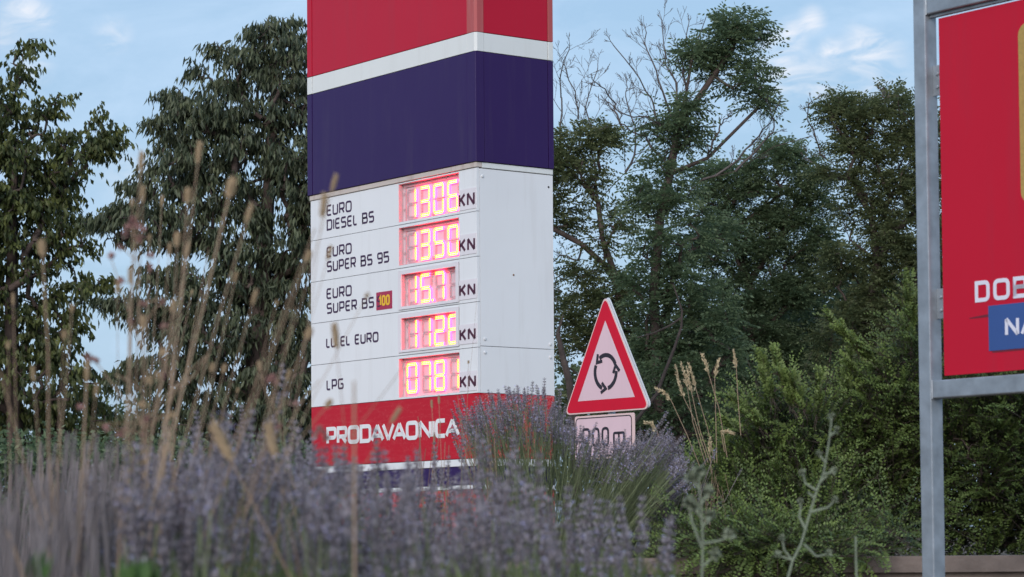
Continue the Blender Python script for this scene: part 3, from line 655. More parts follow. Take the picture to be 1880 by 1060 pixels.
def droop_cluster(P, out, nl, L, wd, hang=1.5, twig=.3):
    """for every cluster a short twig set with nl hanging leaves"""
    n = len(P); od = nrm(out * [1, 1, .35] + rvec(n, .35) * [1, 1, .4] + [0, 0, .1])
    Ps = []; Ds = []; T = []; tb = RG.random(n)
    for j in range(nl):
        f = (j + .5) / nl
        base_ = P + od * (f * twig)[..., None] if np.ndim(f) else P + od * (f * twig) + np.array([0, 0, -.35 * twig * f * f])
        base_ = base_ + rvec(n, .018)
        d = nrm(od * .35 + np.array([0, 0, -hang]) + rvec(n, .45))
        Ps.append(base_); Ds.append(d); T.append(np.clip(tb ** 1.5 * .7 + RG.random(n) * .3, 0, 1))
    P_ = np.concatenate(Ps); D_2 = np.concatenate(Ds); T = np.concatenate(T); nn = len(P_)
    return folded(P_, D_2, rvec(nn), L * RG.uniform(.7, 1.15, nn), wd * RG.uniform(.75, 1.15, nn), T)
def pinnate(P, out, L, pairs, ll, lw, up=.15):
    """compound leaves: leaflets in pairs along an arching midrib"""
    n = len(P); d = nrm(out * [1, 1, .35] + rvec(n, .45) * [1, 1, .6] + [0, 0, up]); sdir = nrm(np.cross(d, nrm(rvec(n, .35) + [0, 0, 1.]))); L = L * RG.uniform(.65, 1.1, n)
    Ps = []; Ds = []; Ws = []; T = []; tb = RG.random(n)
    nr = np.cross(sdir, d)
    for j in range(pairs + 1):
        f = (j + .8) / (pairs + .8); p = P + d * (L * f)[:, None] + np.array([0, 0, -1.]) * (L * .28 * f * f)[:, None]
        for s in ((-1, 1) if j < pairs else (0,)):
            Ps.append(p); Ds.append(sdir * s * 1. + d * (.35 if s else 1.) + np.array([0, 0, -.45]) + rvec(n, .07)); Ws.append(d + nr * .3 + rvec(n, .25)); T.append(np.clip(tb * .6 + RG.random(n) * .4, 0, 1))
    P_ = np.concatenate(Ps); nn = len(P_)
    return diamonds(P_, np.concatenate(Ds), np.concatenate(Ws), ll * RG.uniform(.75, 1.2, nn), lw * RG.uniform(.8, 1.2, nn), np.concatenate(T))
def groundpt(px, d): p = at(px, 1000, d); p[2] = gz(d); return p

def leafy_tree(name, base_px, d, line, blobs, ncl, nl, L, wd, leafm, label, cat, twig=.3, rt=.0035, group=None, hang=.9, sprigs=()):
    hang = 1.55; o3 = groundpt(base_px, d); t = empty(name, tuple(o3), 0, label=label, cat=cat, group=group)
    P, u = in_blobs([(x, y, rx, ry, d + dd, max(.35, (rx + ry) / 2 * d / FPX * .9)) for x, y, rx, ry, dd in blobs], ncl)
    # leave the crown clumped: clusters drift towards local centres, gaps open between them
    cen = P[RG.choice(len(P), max(20, ncl // 11), replace=False)]
    dist = ((P[:, None, :] - cen[None]) ** 2).sum(-1); nearest = cen[np.argmin(dist, 1)]; P = P * .62 + nearest * .38
    for (x, y, x2, y2, n_) in sprigs:
        a = at(x, y, d); e = at(x2, y2, d); f = RG.random(n_)[:, None]; P = np.concatenate([P, a + (e - a) * f + rvec(n_, .03)]); u = np.concatenate([u, nrm(np.tile(e - a, (n_, 1)))])
    root = [([o3, *[at(x, y, d) for x, y in line]], -1)]
    A, par, cnt, ends = skeleton(root, P, 3, .05)
    wood('trunk', A, par, cnt, rt * .8, .085, M['bark'], t, o3)
    V, F, T = droop_cluster(P, u, nl, L, wd, hang, twig)
    # leaf tint varies at random by cluster and by leaf
    c = link('crown', fastmesh('crown', V - o3, F, leafm, tint=T), t); c['kind'] = 'stuff'
    return t
L1 = [(32, 120, 28, 50, 0), (15, 200, 55, 45, 0), (60, 255, 80, 70, 0), (145, 285, 42, 48, 0), (20, 330, 120, 80, 0), (110, 350, 55, 45, .3), (-60, 330, 110, 220, 0), (30, 420, 120, 70, 0), (120, 430, 45, 40, 0),
      (60, 510, 95, 60, 0), (150, 530, 32, 22, 0), (40, 600, 110, 70, 0), (110, 610, 45, 45, 0), (30, 700, 140, 80, 0), (150, 715, 55, 50, .4), (100, 780, 130, 60, .4), (-100, 600, 120, 220, 0)]
leafy_tree('broadleaf_tree', 30, 24, [(30, 900), (25, 760), (20, 600), (22, 430), (30, 260)], L1, 2500, 9, .078, .036, M['leafA'],
           'dark green broadleaf tree with hanging leaves at the left edge, a narrow spire on top', 'tree', .17, sprigs=((20, 90, 60, 75, 14), (150, 280, 208, 240, 34), (185, 235, 205, 262, 26), (90, 200, 110, 180, 10), (150, 525, 186, 516, 16), (190, 700, 212, 690, 8), (160, 240, 178, 212, 10), (165, 410, 180, 395, 8)))
L2 = [(498, 85, 55, 45, 0), (560, 110, 60, 70, 0), (445, 130, 45, 45, 0), (520, 180, 80, 80, 0), (405, 200, 60, 55, 0), (350, 220, 50, 45, 0), (325, 195, 22, 22, 0), (440, 280, 110, 80, 0), (345, 290, 55, 50, 0), (560, 320, 80, 110, 0),
      (305, 340, 45, 30, 0), (400, 390, 100, 70, 0), (265, 395, 55, 28, 0), (300, 430, 40, 40, 0), (540, 460, 90, 100, 0), (420, 500, 100, 80, 0), (300, 500, 40, 22, .2), (320, 570, 60, 50, 0), (250, 560, 42, 28, 0), (450, 620, 130, 90, 0),
      (330, 660, 90, 60, 0), (540, 660, 100, 110, 0), (240, 690, 40, 35, .3), (400, 760, 150, 60, 0), (550, 780, 90, 70, 0), (620, 400, 60, 200, 0)]
leafy_tree('willowy_tree', 470, 22, [(475, 880), (470, 740), (480, 560), (490, 400), (500, 240), (505, 120)], L2, 4300, 9, .090, .023, M['leafB'],
           'tall dense dark tree with narrow drooping leaves directly behind the left side of the pylon', 'tree', .16, sprigs=((420, 90, 395, 82, 14), (380, 150, 362, 124, 14), (350, 185, 303, 165, 24), (320, 240, 286, 222, 22), (310, 300, 270, 312, 20), (290, 350, 236, 338, 22), (260, 380, 216, 382, 20), (240, 400, 186, 402, 26), (500, 60, 525, 38, 20), (480, 60, 492, 40, 12), (240, 560, 200, 548, 24), (460, 70, 465, 45, 10), (200, 440, 235, 430, 16)))

def locust(name, base_px, d, lines, blobs, ncl, label, leafm, bare=(), nbare=0, rt=.0040, npl=5, seg=3, Lc=.19, twigm=None):
    o3 = groundpt(base_px, d); t = empty(name, tuple(o3), 0, label=label, cat='tree', group=None)
    P, u = in_blobs([(x, y, rx, ry, d + dd, max(.22, (rx + ry) / 2 * d / FPX * .9)) for x, y, rx, ry, dd in blobs], ncl, .8)
    cen = P[RG.choice(len(P), max(15, ncl // 12), replace=False)]
    dist = ((P[:, None, :] - cen[None]) ** 2).sum(-1); P = P * .6 + cen[np.argmin(dist, 1)] * .4
    root = []; acc = 0
    for li, (pa, pts) in enumerate(lines):
        p3 = [at(x, y, d + (e[0] if e else 0)) for x, y, *e in pts]
        if li == 0: p3 = [o3] + p3
        root.append((p3, -1 if li == 0 else (pa[0], pa[1]))); 
    # resolve parents given as (line, point)
    starts = []; n = 0
    for p3, _ in root: starts.append(n); n += len(p3)
    root = [(p3, pa if pa == -1 else starts[pa[0]] + pa[1] + (1 if pa[0] == 0 else 0)) for p3, pa in root]
    A, par, cnt, ends = skeleton(root, P, seg, .07)
    wood('trunk', A, par, cnt, rt * .72, .075, M['bark'], t, o3)
    if bare:
        P0 = []; P1 = []; R0 = []; R1 = []
        def grow(p, v, L, r, lev):
            ns = 4; q = p
            for k in range(ns):
                v = nrm(v + RG.normal(size=3) * .10 + np.array([0, 0, .05])); e = q + v * L / ns; re_ = r * (1 - .12 * (k + 1))
                P0.append(q); P1.append(e); R0.append(r * (1 - .12 * k)); R1.append(re_); q = e
                if lev > 0 and k >= (1 if lev < 3 else 0) and random.random() < .80:
                    sd = nrm(np.cross(v, RG.normal(size=3))); grow(q, nrm(v + sd * random.uniform(.45, .95)), L * random.uniform(.42, .68), re_ * .55, lev - 1)
            if lev > 0: grow(q, v, L * .6, r * .5, lev - 1)
        for line in bare:
            pts = [at(x, y, d + dd) for (x, y), dd in zip(line, (0, random.uniform(-.15, .15), random.uniform(-.3, .3)))]
            j = ((A - pts[0]) ** 2).sum(1).argmin(); pts = [A[j]] + pts[1:]; r = .0105
            for a_, b_ in zip(pts[:-1], pts[1:]):
                n_ = 5; off = RG.normal(size=3) * .03; prev = a_
                for k in range(1, n_ + 1):
                    f = k / n_; e = a_ + (b_ - a_) * f + off * math.sin(PI * f) + RG.normal(size=3) * .008; P0.append(prev); P1.append(e); R0.append(r); r *= .90; R1.append(r)
                    if random.random() < .75:
                        v = nrm(e - prev); sd = nrm(np.cross(v, RG.normal(size=3))); grow(e, nrm(v + sd * random.uniform(.5, 1.)), np.linalg.norm(pts[-1] - pts[0]) * random.uniform(.10, .20), r * .5, 2)
                    prev = e
            grow(prev, nrm(pts[-1] - pts[-2]), np.linalg.norm(pts[-1] - pts[0]) * .09, r, 2)
        V, F = frusta(np.array(P0) - o3, np.array(P1) - o3, np.maximum(np.array(R0), .0016), np.maximum(np.array(R1), .0013), 4)
        bt = link('bare_twigs', fastmesh('bare_twigs', V, F, twigm or M['twig'], smooth=True), t); bt['kind'] = 'stuff'
    idx = np.repeat(np.arange(len(P)), npl); P2 = P[idx] + rvec(len(idx), .035)
    V, F, T = pinnate(P2, u[idx] + rvec(len(idx), .4), Lc, 6, .040, .016)
    c = link('crown', fastmesh('crown', V - o3, F, leafm, tint=T), t); c['kind'] = 'stuff'
    return t
def at_many(bl, d): return [at(x, y + ry * .9, d) for x, y, rx, ry in bl]

locust('locust_tree', 1140, 21, [(None, [(1140, 850), (1140, 700), (1137, 528), (1106, 438), (1098, 370), (1069, 338), (1032, 296), (1010, 262)]), ((0, 4), [(1148, 317), (1145, 238), (1110, 180)]), ((0, 2), [(1114, 491), (1069, 449), (1016, 420)]), ((1, 0), [(1170, 290), (1200, 250)])],
       [(1030, 290, 30, 45, 0), (1060, 260, 40, 22, 0), (1110, 265, 55, 30, 0), (1035, 350, 40, 45, 0), (1080, 330, 40, 30, 0), (1030, 400, 32, 30, 0), (1110, 420, 40, 40, 0), (1060, 500, 50, 22, 0), (1100, 540, 70, 40, 0), (1055, 590, 40, 30, 0), (1080, 640, 60, 50, 0), (1030, 560, 35, 40, 0),
        (1140, 600, 80, 60, 0), (1100, 720, 80, 50, 0), (1180, 700, 80, 70, .5), (980, 330, 50, 90, 0)], 560,
       'thin locust tree with a crooked bare limb just right of the pylon', M['leafR2'], bare=(((1030, 290), (1030, 180), (1045, 95)), ((1069, 338), (1062, 220), (1040, 130)), ((1100, 360), (1085, 230), (1100, 130)), ((1145, 238), (1130, 190), (1090, 150)), ((1148, 300), (1165, 230), (1150, 160)), ((1060, 450), (1040, 470), (1020, 520))))
locust('locust_tree', 1215, 20, [(None, [(1215, 850), (1205, 640), (1200, 540), (1212, 400), (1230, 320), (1246, 230), (1240, 150), (1215, 80)]), ((0, 5), [(1275, 190), (1310, 140), (1345, 90), (1375, 40)]), ((0, 4), [(1300, 290), (1350, 240), (1390, 200), (1440, 192)]), ((0, 3), [(1290, 330), (1350, 315), (1420, 270), (1490, 250)]),
        ((0, 5), [(1260, 170), (1272, 100), (1297, 30)]), ((1, 1), [(1340, 160), (1395, 160)])],
       [(1372, 35, 42, 24, 0), (1340, 60, 48, 26, 0), (1395, 65, 22, 26, 0), (1310, 85, 38, 32, 0), (1345, 110, 30, 22, 0), (1290, 120, 28, 26, 0), (1260, 115, 22, 18, 0), (1325, 155, 26, 22, 0), (1370, 140, 38, 16, 0), (1392, 175, 28, 20, 0), (1385, 205, 18, 14, 0), (1300, 170, 22, 18, 0),
        (1255, 185, 24, 26, 0), (1235, 225, 40, 32, 0), (1200, 235, 26, 20, 0), (1265, 240, 18, 40, 0), (1240, 280, 26, 40, 0), (1205, 310, 28, 18, 0), (1215, 350, 55, 36, 0), (1180, 365, 30, 20, 0), (1250, 380, 60, 40, 0), (1230, 440, 80, 50, 0), (1300, 430, 60, 30, .3),
        (1190, 520, 60, 50, 0), (1270, 520, 70, 50, 0), (1230, 600, 80, 60, 0), (1300, 640, 80, 80, 0), (1220, 700, 80, 80, 0), (1300, 760, 90, 60, 0)], 760,
       'tallest locust tree right of the pylon, leafy top and a fan of dead twigs', M['leafR'], bare=(((1240, 260), (1195, 180), (1128, 85)), ((1242, 240), (1205, 130), (1185, 60)), ((1246, 230), (1228, 130), (1218, 48)), ((1250, 250), (1190, 215), (1120, 190)), ((1240, 200), (1250, 110), (1262, 50)), ((1290, 330), (1380, 262), (1425, 200)), ((1300, 290), (1320, 240), (1340, 215)), ((1350, 315), (1420, 240), (1400, 190)), ((1235, 330), (1180, 250), (1140, 210))))
locust('locust_tree', 1400, 23.5, [(None, [(1390, 850), (1385, 650), (1375, 520), (1345, 430), (1330, 360)]), ((0, 2), [(1430, 440), (1470, 360), (1520, 300)]), ((0, 3), [(1400, 380), (1450, 320)])],
       [(1330, 320, 60, 24, 0), (1400, 300, 60, 22, 0), (1460, 290, 35, 18, 0), (1340, 365, 80, 28, 0), (1430, 345, 60, 24, 0), (1370, 410, 90, 26, 0), (1450, 400, 50, 24, 0), (1340, 460, 90, 34, 0), (1430, 470, 80, 30, 0), (1380, 530, 100, 34, 0), (1460, 550, 70, 40, 0), (1360, 610, 100, 40, 0),
        (1460, 630, 70, 40, 0), (1400, 700, 120, 60, 0), (1370, 780, 130, 50, 0), (1510, 440, 30, 40, 0), (1520, 500, 50, 30, 0), (1490, 330, 30, 24, 0), (1495, 385, 30, 24, 0), (1420, 275, 26, 12, 0)], 1700,
       'spreading locust tree with layered feathery foliage in the middle of the grove', M['leafR'], rt=.0034)
locust('locust_tree', 1590, 22.5, [(None, [(1585, 850), (1590, 650), (1600, 560), (1612, 480), (1600, 400), (1565, 330), (1515, 290), (1500, 250)]), ((0, 4), [(1640, 400), (1650, 320), (1645, 240)]), ((0, 3), [(1560, 440), (1540, 380)]), ((0, 5), [(1590, 280), (1580, 220)])],
       [(1540, 180, 38, 14, 0), (1515, 200, 18, 18, 0), (1560, 210, 26, 20, 0), (1520, 240, 26, 14, 0), (1585, 225, 38, 26, 0), (1640, 195, 42, 28, 0), (1665, 230, 38, 40, 0), (1600, 265, 50, 22, 0), (1655, 290, 50, 34, 0), (1560, 280, 36, 16, 0), (1620, 335, 70, 30, 0), (1540, 320, 34, 16, 0),
        (1580, 380, 50, 24, 0), (1660, 390, 50, 40, 0), (1620, 440, 70, 34, 0), (1560, 470, 44, 28, 0), (1660, 490, 50, 40, 0), (1600, 530, 90, 38, 0), (1640, 600, 90, 50, 0), (1560, 600, 70, 50, 0), (1620, 690, 130, 60, 0), (1740, 300, 40, 120, 0), (1740, 500, 60, 120, 0)], 1350,
       'olive green locust tree at the right, beside the galvanised post', M['leafR2'], bare=(((1515, 290), (1495, 240), (1490, 185)), ((1645, 240), (1625, 200), (1620, 165)), ((1565, 330), (1530, 330), (1480, 290))), rt=.0034)
# broken bare trunk beside the pylon and a leaning dead branch behind the sign
o3 = groundpt(1050, 19.2); t = empty('dead_tree', tuple(o3), 0, label='leaning bare brown trunk between the pylon and the triangular sign', cat='tree')
b = MB(); b.tube([at(1068, 1000, 19.2) - o3 - [0, 0, .1], at(1052, 760, 19.2) - o3, at(1045, 700, 19.2) - o3, at(1033, 655, 19.2) - o3, at(1024, 612, 19.2) - o3], [.035, .032, .028, .024, .016], 8); b.build('trunk', M['bark'], t)
b = MB(); b.tube([at(1024, 612, 19.2) - o3, at(1031, 590, 19.2) - o3, at(1034, 578, 19.2) - o3], [.012, .008, .004], 5); b.build('branch', M['bark'], t)
o3 = groundpt(1150, 18.2); t = empty('dead_sapling', tuple(o3), 0, label='thin bare sapling curving up to the right behind the triangular sign', cat='sapling')
b = MB(); pts = [(1130, 860), (1165, 775), (1205, 725), (1222, 680), (1238, 640), (1251, 600), (1252, 570), (1240, 535), (1236, 522)]
b.tube([o3 * 0] + [at(x, y, 18.2) - o3 for x, y in pts], [.02, .018, .014, .013, .012, .011, .009, .007, .005, .003], 6); b.build('stem', M['bark'], t)
b = MB(); b.tube([at(1170, 620, 18.2) - o3, at(1200, 612, 18.2) - o3, at(1230, 598, 18.2) - o3, at(1250, 584, 18.2) - o3], [.004, .006, .007, .007], 5); b.build('branch', M['bark'], t)

# dark thickets that close the view under the crowns
def thicket(px, d, blobs, n, label, leafm, L=.06, wd=.035, name='thicket_shrub', cat='shrub'):
    o3 = groundpt(px, d); t = empty(name, tuple(o3), 0, label=label, cat=cat)
    P, u = in_blobs([(x, y, rx, ry, d, max(.5, ry * d / FPX)) for x, y, rx, ry in blobs], n, .9)
    A, par, cnt, ends = skeleton([([o3, o3 + [0, 0, .3]], -1)], P[::6], 3, .06)
    wood('stems', A, par, cnt, .003, .05, M['bark'], t, o3, k=4)
    idx = np.repeat(np.arange(n), 6); Q = P[idx] + rvec(len(idx), .07)
    V, F, T = diamonds(Q, rvec(len(Q)) + [0, 0, -.2], rvec(len(Q)), L * RG.uniform(.7, 1.2, len(Q)), wd * RG.uniform(.7, 1.2, len(Q)), RG.random(len(Q)))
    c = link('crown', fastmesh('crown', V - o3, F, leafm, tint=T), t); c['kind'] = 'stuff'
thicket(1260, 25, [(1130, 760, 130, 110), (1300, 700, 150, 130), (1450, 640, 130, 120), (1250, 880, 260, 100), (1500, 780, 150, 140)], 5200, 'dark thicket filling the gap under the locust trees right of the pylon', M['leafD'], .085, .05)
thicket(1640, 26, [(1600, 600, 110, 110), (1720, 640, 120, 150), (1640, 780, 180, 130), (1840, 700, 120, 160)], 3600, 'dark thicket behind the billboard post', M['leafD'], .085, .05)
thicket(300, 20, [(60, 850, 140, 42), (220, 855, 130, 38), (380, 860, 130, 40), (520, 860, 110, 40), (60, 935, 160, 50), (260, 935, 150, 50), (460, 935, 140, 50)], 3600, 'low dark green hedge under the two big trees at the left', M['leafR'], .055, .03, 'low_hedge', 'hedge')
thicket(300, 30, [(200, 800, 120, 60), (60, 820, 150, 60), (330, 800, 100, 40), (500, 790, 120, 60)], 1200, 'distant bushy growth seen under the left trees', M['leafD'], .08, .045)

# ------------------------------------------------------------------ clipped small-leaved shrubs on the wall
def shrub(px, d, blobs, n, label, long_=()):
    o3 = groundpt(px, d); t = empty('boxleaf_shrub', tuple(o3), 0, label=label, cat='shrub', group=None)
    P, u = in_blobs([(x, y, rx, ry, d + dd, max(.16, (rx + ry) / 2 * d / FPX * .85)) for x, y, rx, ry, dd in blobs], n, .9)
    Dr = nrm(u * [1, 1, .6] + np.array([-.3, -.4, .22]) + rvec(n, .33)); L = RG.uniform(.11, .26, n)
    lo = P[:, 2] < EYE + .12; Dr[lo, 2] -= .25; Dr = nrm(Dr)
    Pi, ui = in_blobs([(x, y, rx * .82, ry * .82, d + dd + .12, max(.14, (rx + ry) / 2 * d / FPX * .7)) for x, y, rx, ry, dd in blobs if dd > -.4], n, 2.2)
    for (x, y, x2, y2, c_) in long_:
        a = at(x, y, d - .1); e = at(x2, y2, d - .1)
        for _ in range(c_): f = RG.random(); P = np.vstack([P, a + (e - a) * f]); Dr = np.vstack([Dr, nrm((e - a) + rvec(1, .25)[0] * np.linalg.norm(e - a))]); L = np.append(L, .07)
    n = len(P); k = 15; sd_ = nrm(np.cross(Dr, nrm(rvec(n, .35) + [0, -.6, .9]))); nr = np.cross(sd_, Dr)
    Ps = []; Ds = []; Ws = []; T = []; LL = []; tb = RG.random(n) * .5
    for j in range(k):
        f = (j + .5) / k; p = P + Dr * (L * f)[:, None] + nr * (L * .18 * math.sin(f * 2.2))[:, None]
        for s in (-1, 1):
            Ps.append(p + rvec(n, .002)); Ds.append(sd_ * s + Dr * .5 + nr * .5 + rvec(n, .12)); Ws.append(Dr - nr * .2 + rvec(n, .18)); T.append(np.clip(tb + .55 * f ** 1.5 + rvec(n, .05)[:, 0], 0, 1)); LL.append(np.full(n, .0175 * (1 - .4 * f ** 2)))
    P_ = np.concatenate(Ps); LL = np.concatenate(LL); nn = len(P_)
    V, F, Tt = diamonds(P_, np.concatenate(Ds), np.concatenate(Ws), LL * RG.uniform(.8, 1.2, nn), LL * .62, np.concatenate(T))
    c = link('crown', fastmesh('crown', V - o3, F, M['leafS'], tint=Tt), t); c['kind'] = 'stuff'
    ii = np.repeat(np.arange(len(Pi)), 9); Qi = Pi[ii] + rvec(len(ii), .035); ni = len(Qi)
    V, F, Tt = diamonds(Qi, rvec(ni), rvec(ni), RG.uniform(.018, .034, ni), RG.uniform(.012, .02, ni), RG.random(ni) * .6)
    c = link('inner_shade_foliage', fastmesh('inner_shade_foliage', V - o3, F, M['leafD'], tint=Tt), t); c['kind'] = 'stuff'  # darker leaf colour added inside stands in for shade between the sprays
    V, F = frusta(P - Dr * .05 - o3, P + Dr * (L * .95)[:, None] - o3, np.full(n, .0013), np.full(n, .0007), 3)
    sel = P[RG.choice(n, min(n, 260), replace=False)]
    A, par, cnt, ends = skeleton([([o3, o3 + [0, 0, .08]], -1)], sel, 3, .08); i = np.nonzero(par >= 0)[0]; r = np.minimum(.012, .0012 * np.maximum(cnt, 1) ** .45)
    V2, F2 = frusta(A[par[i]] - o3, A[i] - o3, r[par[i]], r[i], 3)
    link('twigs', fastmesh('twigs', np.concatenate([V, V2]), np.concatenate([F, F2 + len(V)]), M['bark']), t)
shrub(1420, 9.75, [(1420, 920, 140, 95, .1), (1330, 925, 70, 70, 0), (1390, 845, 48, 60, .1), (1405, 780, 28, 42, .1), (1480, 810, 52, 58, .1), (1480, 960, 130, 70, -.15), (1330, 970, 90, 55, -.2), (1230, 965, 60, 40, -.1), (1442, 742, 18, 24, .1), (1500, 1015, 80, 24, -1.05), (1450, 1010, 90, 26, -1.0), (1380, 1010, 90, 28, -1.05), (1340, 1005, 70, 26, -1.0), (1280, 1000, 60, 24, -.95), (1420, 1000, 120, 26, -.9)], 1650,
      'bright green small-leaved shrub sprawling over the wall behind the pale grass plumes', ((1420, 740, 1398, 662, 30), (1455, 750, 1425, 655, 30), (1400, 790, 1345, 735, 22), (1480, 770, 1450, 690, 20), (1500, 770, 1505, 705, 16), (1260, 950, 1185, 965, 20), (1370, 800, 1335, 780, 10)))
shrub(1580, 10.1, [(1570, 840, 82, 78, 0), (1652, 765, 56, 80, 0), (1600, 750, 48, 48, 0), (1655, 680, 32, 42, 0), (1560, 880, 110, 100, 0), (1650, 870, 100, 110, 0), (1600, 960, 130, 60, -.2), (1678, 620, 18, 40, 0), (1525, 775, 42, 34, 0), (1580, 1010, 60, 18, -1.3), (1640, 990, 60, 22, -1.1)], 1250,
      'tall small-leaved green shrub just left of the galvanised billboard post', ((1630, 700, 1525, 590, 44), (1672, 640, 1665, 520, 40), (1590, 730, 1560, 668, 18), (1680, 600, 1690, 545, 20), (1610, 650, 1580, 640, 12), (1560, 730, 1555, 690, 14)))
shrub(1800, 10.0, [(1780, 850, 90, 130, 0), (1860, 830, 90, 130, 0), (1760, 740, 80, 70, 0), (1850, 730, 90, 60, 0), (1800, 960, 120, 60, .1), (1930, 850, 90, 160, 0), (1740, 640, 50, 60, .2), (1900, 960, 120, 60, .1)], 1200,
      'dense green small-leaved shrub below and behind the red billboard', ())

# ------------------------------------------------------------------ lavender
def spike_mesh(seed, whorls=7, dense=8, size=1.):
    r = np.random.default_rng(seed); P = []; D = []; T = []; LL = []
    z = 0.
    for wv in range(whorls):
        f = wv / (whorls - 1); rad = .0046 * (1 - .45 * f); nn = int(dense * (1 - .25 * f))
        for k in range(nn):
            a = 2 * PI * (k + .5 * (wv % 2)) / nn + r.normal() * .2
            P.append((rad * .5 * math.cos(a), rad * .5 * math.sin(a), z + r.normal() * .0008)); D.append((math.cos(a) * .75, math.sin(a) * .75, .9 + r.normal() * .2)); T.append(np.clip(.5 + .45 * r.normal(), 0, 1)); LL.append(.0092 * (1 - .25 * f))
        z += .0135 if wv == 0 else .0088
    P = np.array(P); D = np.array(D); T = np.array(T); LL = np.array(LL)
    global RG
    V, F, Tt = folded(P, D, np.cross(D, [0, 0, 1.]), LL, LL * .5, T, .3, .5)
    mi = np.zeros(len(F), int)
    # a few open florets
    m_ = r.choice(len(P), max(3, len(P) // 7), replace=False); Pf = P[m_] + nrm(D[m_]) * LL[m_][:, None] * .9
    V2, F2, T2 = diamonds(Pf, D[m_] * [1.6, 1.6, .2], np.cross(D[m_], [0, 0, 1.]), np.full(len(m_), .0052), np.full(len(m_), .0055), np.ones(len(m_)))
    V3, F3 = frusta(np.array([[0, 0, -.004]]), np.array([[0, 0, z]]), np.array([.0011]), np.array([.0006]), 3)
    F3 = np.concatenate([F3[:, :3], F3[:, [0, 2, 3]]])
    V_ = np.concatenate([V, V2, V3]) * size; F_ = np.concatenate([F, F2 + len(V), F3 + len(V) + len(V2)])
    return fastmesh('flower_spike', V_, F_, [M['calyx'], M['petal']], tint=np.concatenate([Tt, T2, np.full(len(F3), .2)]), mi=np.concatenate([mi, np.ones(len(F2), int), np.zeros(len(F3), int)]))
SPK = [spike_mesh(s, *a) for s, a in enumerate(((6, 9), (5, 9), (7, 8), (5, 8)))]
def stems_mesh(B, Tp, bend, rad=.0011, segs=5, tintlo=.1):
    """thin curved stems from B to Tp; bend is the sideways bow; returns mesh arrays and the final directions"""
    n = len(B); pts = []
    for s in range(segs + 1):
        f = s / segs; pts.append(B + (Tp - B) * f + bend * (math.sin(PI * f) * .5 + 0) )
    P0 = np.concatenate(pts[:-1]); P1 = np.concatenate(pts[1:]); r = np.full(len(P0), rad)
    V, F = frusta(P0, P1, r, r * .95, 3); tint = np.repeat(np.tile(np.clip(RG.random(n), 0, 1), segs), 3)
    return V, F, tint, nrm(pts[-1] - pts[-2])
def add_spikes(parent, o3, Tp, dirs, scale=1., cap=290):
    for i in range(min(cap, len(Tp))):
        o = link('flower_spike', SPK[random.randrange(4)], parent); d = Vector(dirs[i])
        o.location = tuple(Tp[i] - o3); o.rotation_mode = 'QUATERNION'; o.rotation_quaternion = d.to_track_quat('Z', 'Y'); sc = scale * random.uniform(.75, 1.2); o.scale = (sc, sc, sc * random.uniform(.9, 1.25))
def lav_leaves(o3, spread, n, h):
    a = RG.random(n) * 2 * PI; r = RG.random(n) ** .5 * spread; P = np.stack([r * np.cos(a), r * np.sin(a) * .7, RG.random(n) * h * .5], 1)
    D = nrm(np.stack([np.cos(a) * .5, np.sin(a) * .5, np.full(n, 1.)], 1) + rvec(n, .3))
    return diamonds(P, D, rvec(n), RG.uniform(.03, .06, n), np.full(n, .004), RG.random(n))
# the sharp clump behind the wall, leaning to the right
CD = 9.15; c0 = at(1060, 985, CD); c0[2] = gz(CD)
lav = empty('lavender_clump', tuple(c0), 0, label='sharp fan-shaped lavender clump in front of the pylon corner and the warning sign', cat='lavender')
nS = 820
bx = RG.uniform(925, 1125, nS); th = np.radians((bx - 985) / 125 * 42 + RG.normal(size=nS) * 15); th = np.clip(th, -.35, 1.25)
ln = RG.uniform(.62, 1.0, nS) * 265 * np.where(th > .6, .95, 1.0)
B_ = np.array([at(x, 985, CD) for x in bx]); B_[:, 2] = gz(CD) - .01; dy = RG.normal(size=nS) * .11; B_[:, 1] += dy
tx = bx + np.sin(th) * ln; ty = 985 - np.cos(th) * ln
ty = np.maximum(ty, np.interp(tx, [860, 900, 950, 1020, 1050, 1100, 1160, 1200, 1240, 1300], [775, 742, 732, 752, 800, 832, 832, 802, 822, 870]) + RG.random(nS) ** 1.4 * 60 - (RG.random(nS) < .08) * RG.random(nS) * 55)
tx = np.minimum(tx, 1242 - RG.random(nS) * 30); Tp = np.array([at(x, y, CD) for x, y in zip(tx, ty)]); Tp[:, 1] += dy * 2.2
bend = np.stack([-np.sin(th) * .06, np.zeros(nS), np.abs(np.sin(th)) * .05], 1) + rvec(nS, .012)
V, F, T, dirs = stems_mesh(B_, Tp, bend, .0012)
V2, F2, T2 = lav_leaves(c0, .30, 5200, .40); V2 = V2 + [0.02, 0, 0]
s_ = link('stems', fastmesh('stems', V - c0, F, M['lstem'], tint=T), lav); s_['kind'] = 'stuff'
s_ = link('foliage', fastmesh('foliage', V2, F2, M['lstem'], tint=T2), lav); s_['kind'] = 'stuff'
add_spikes(lav, c0, Tp, dirs, .92, 300)
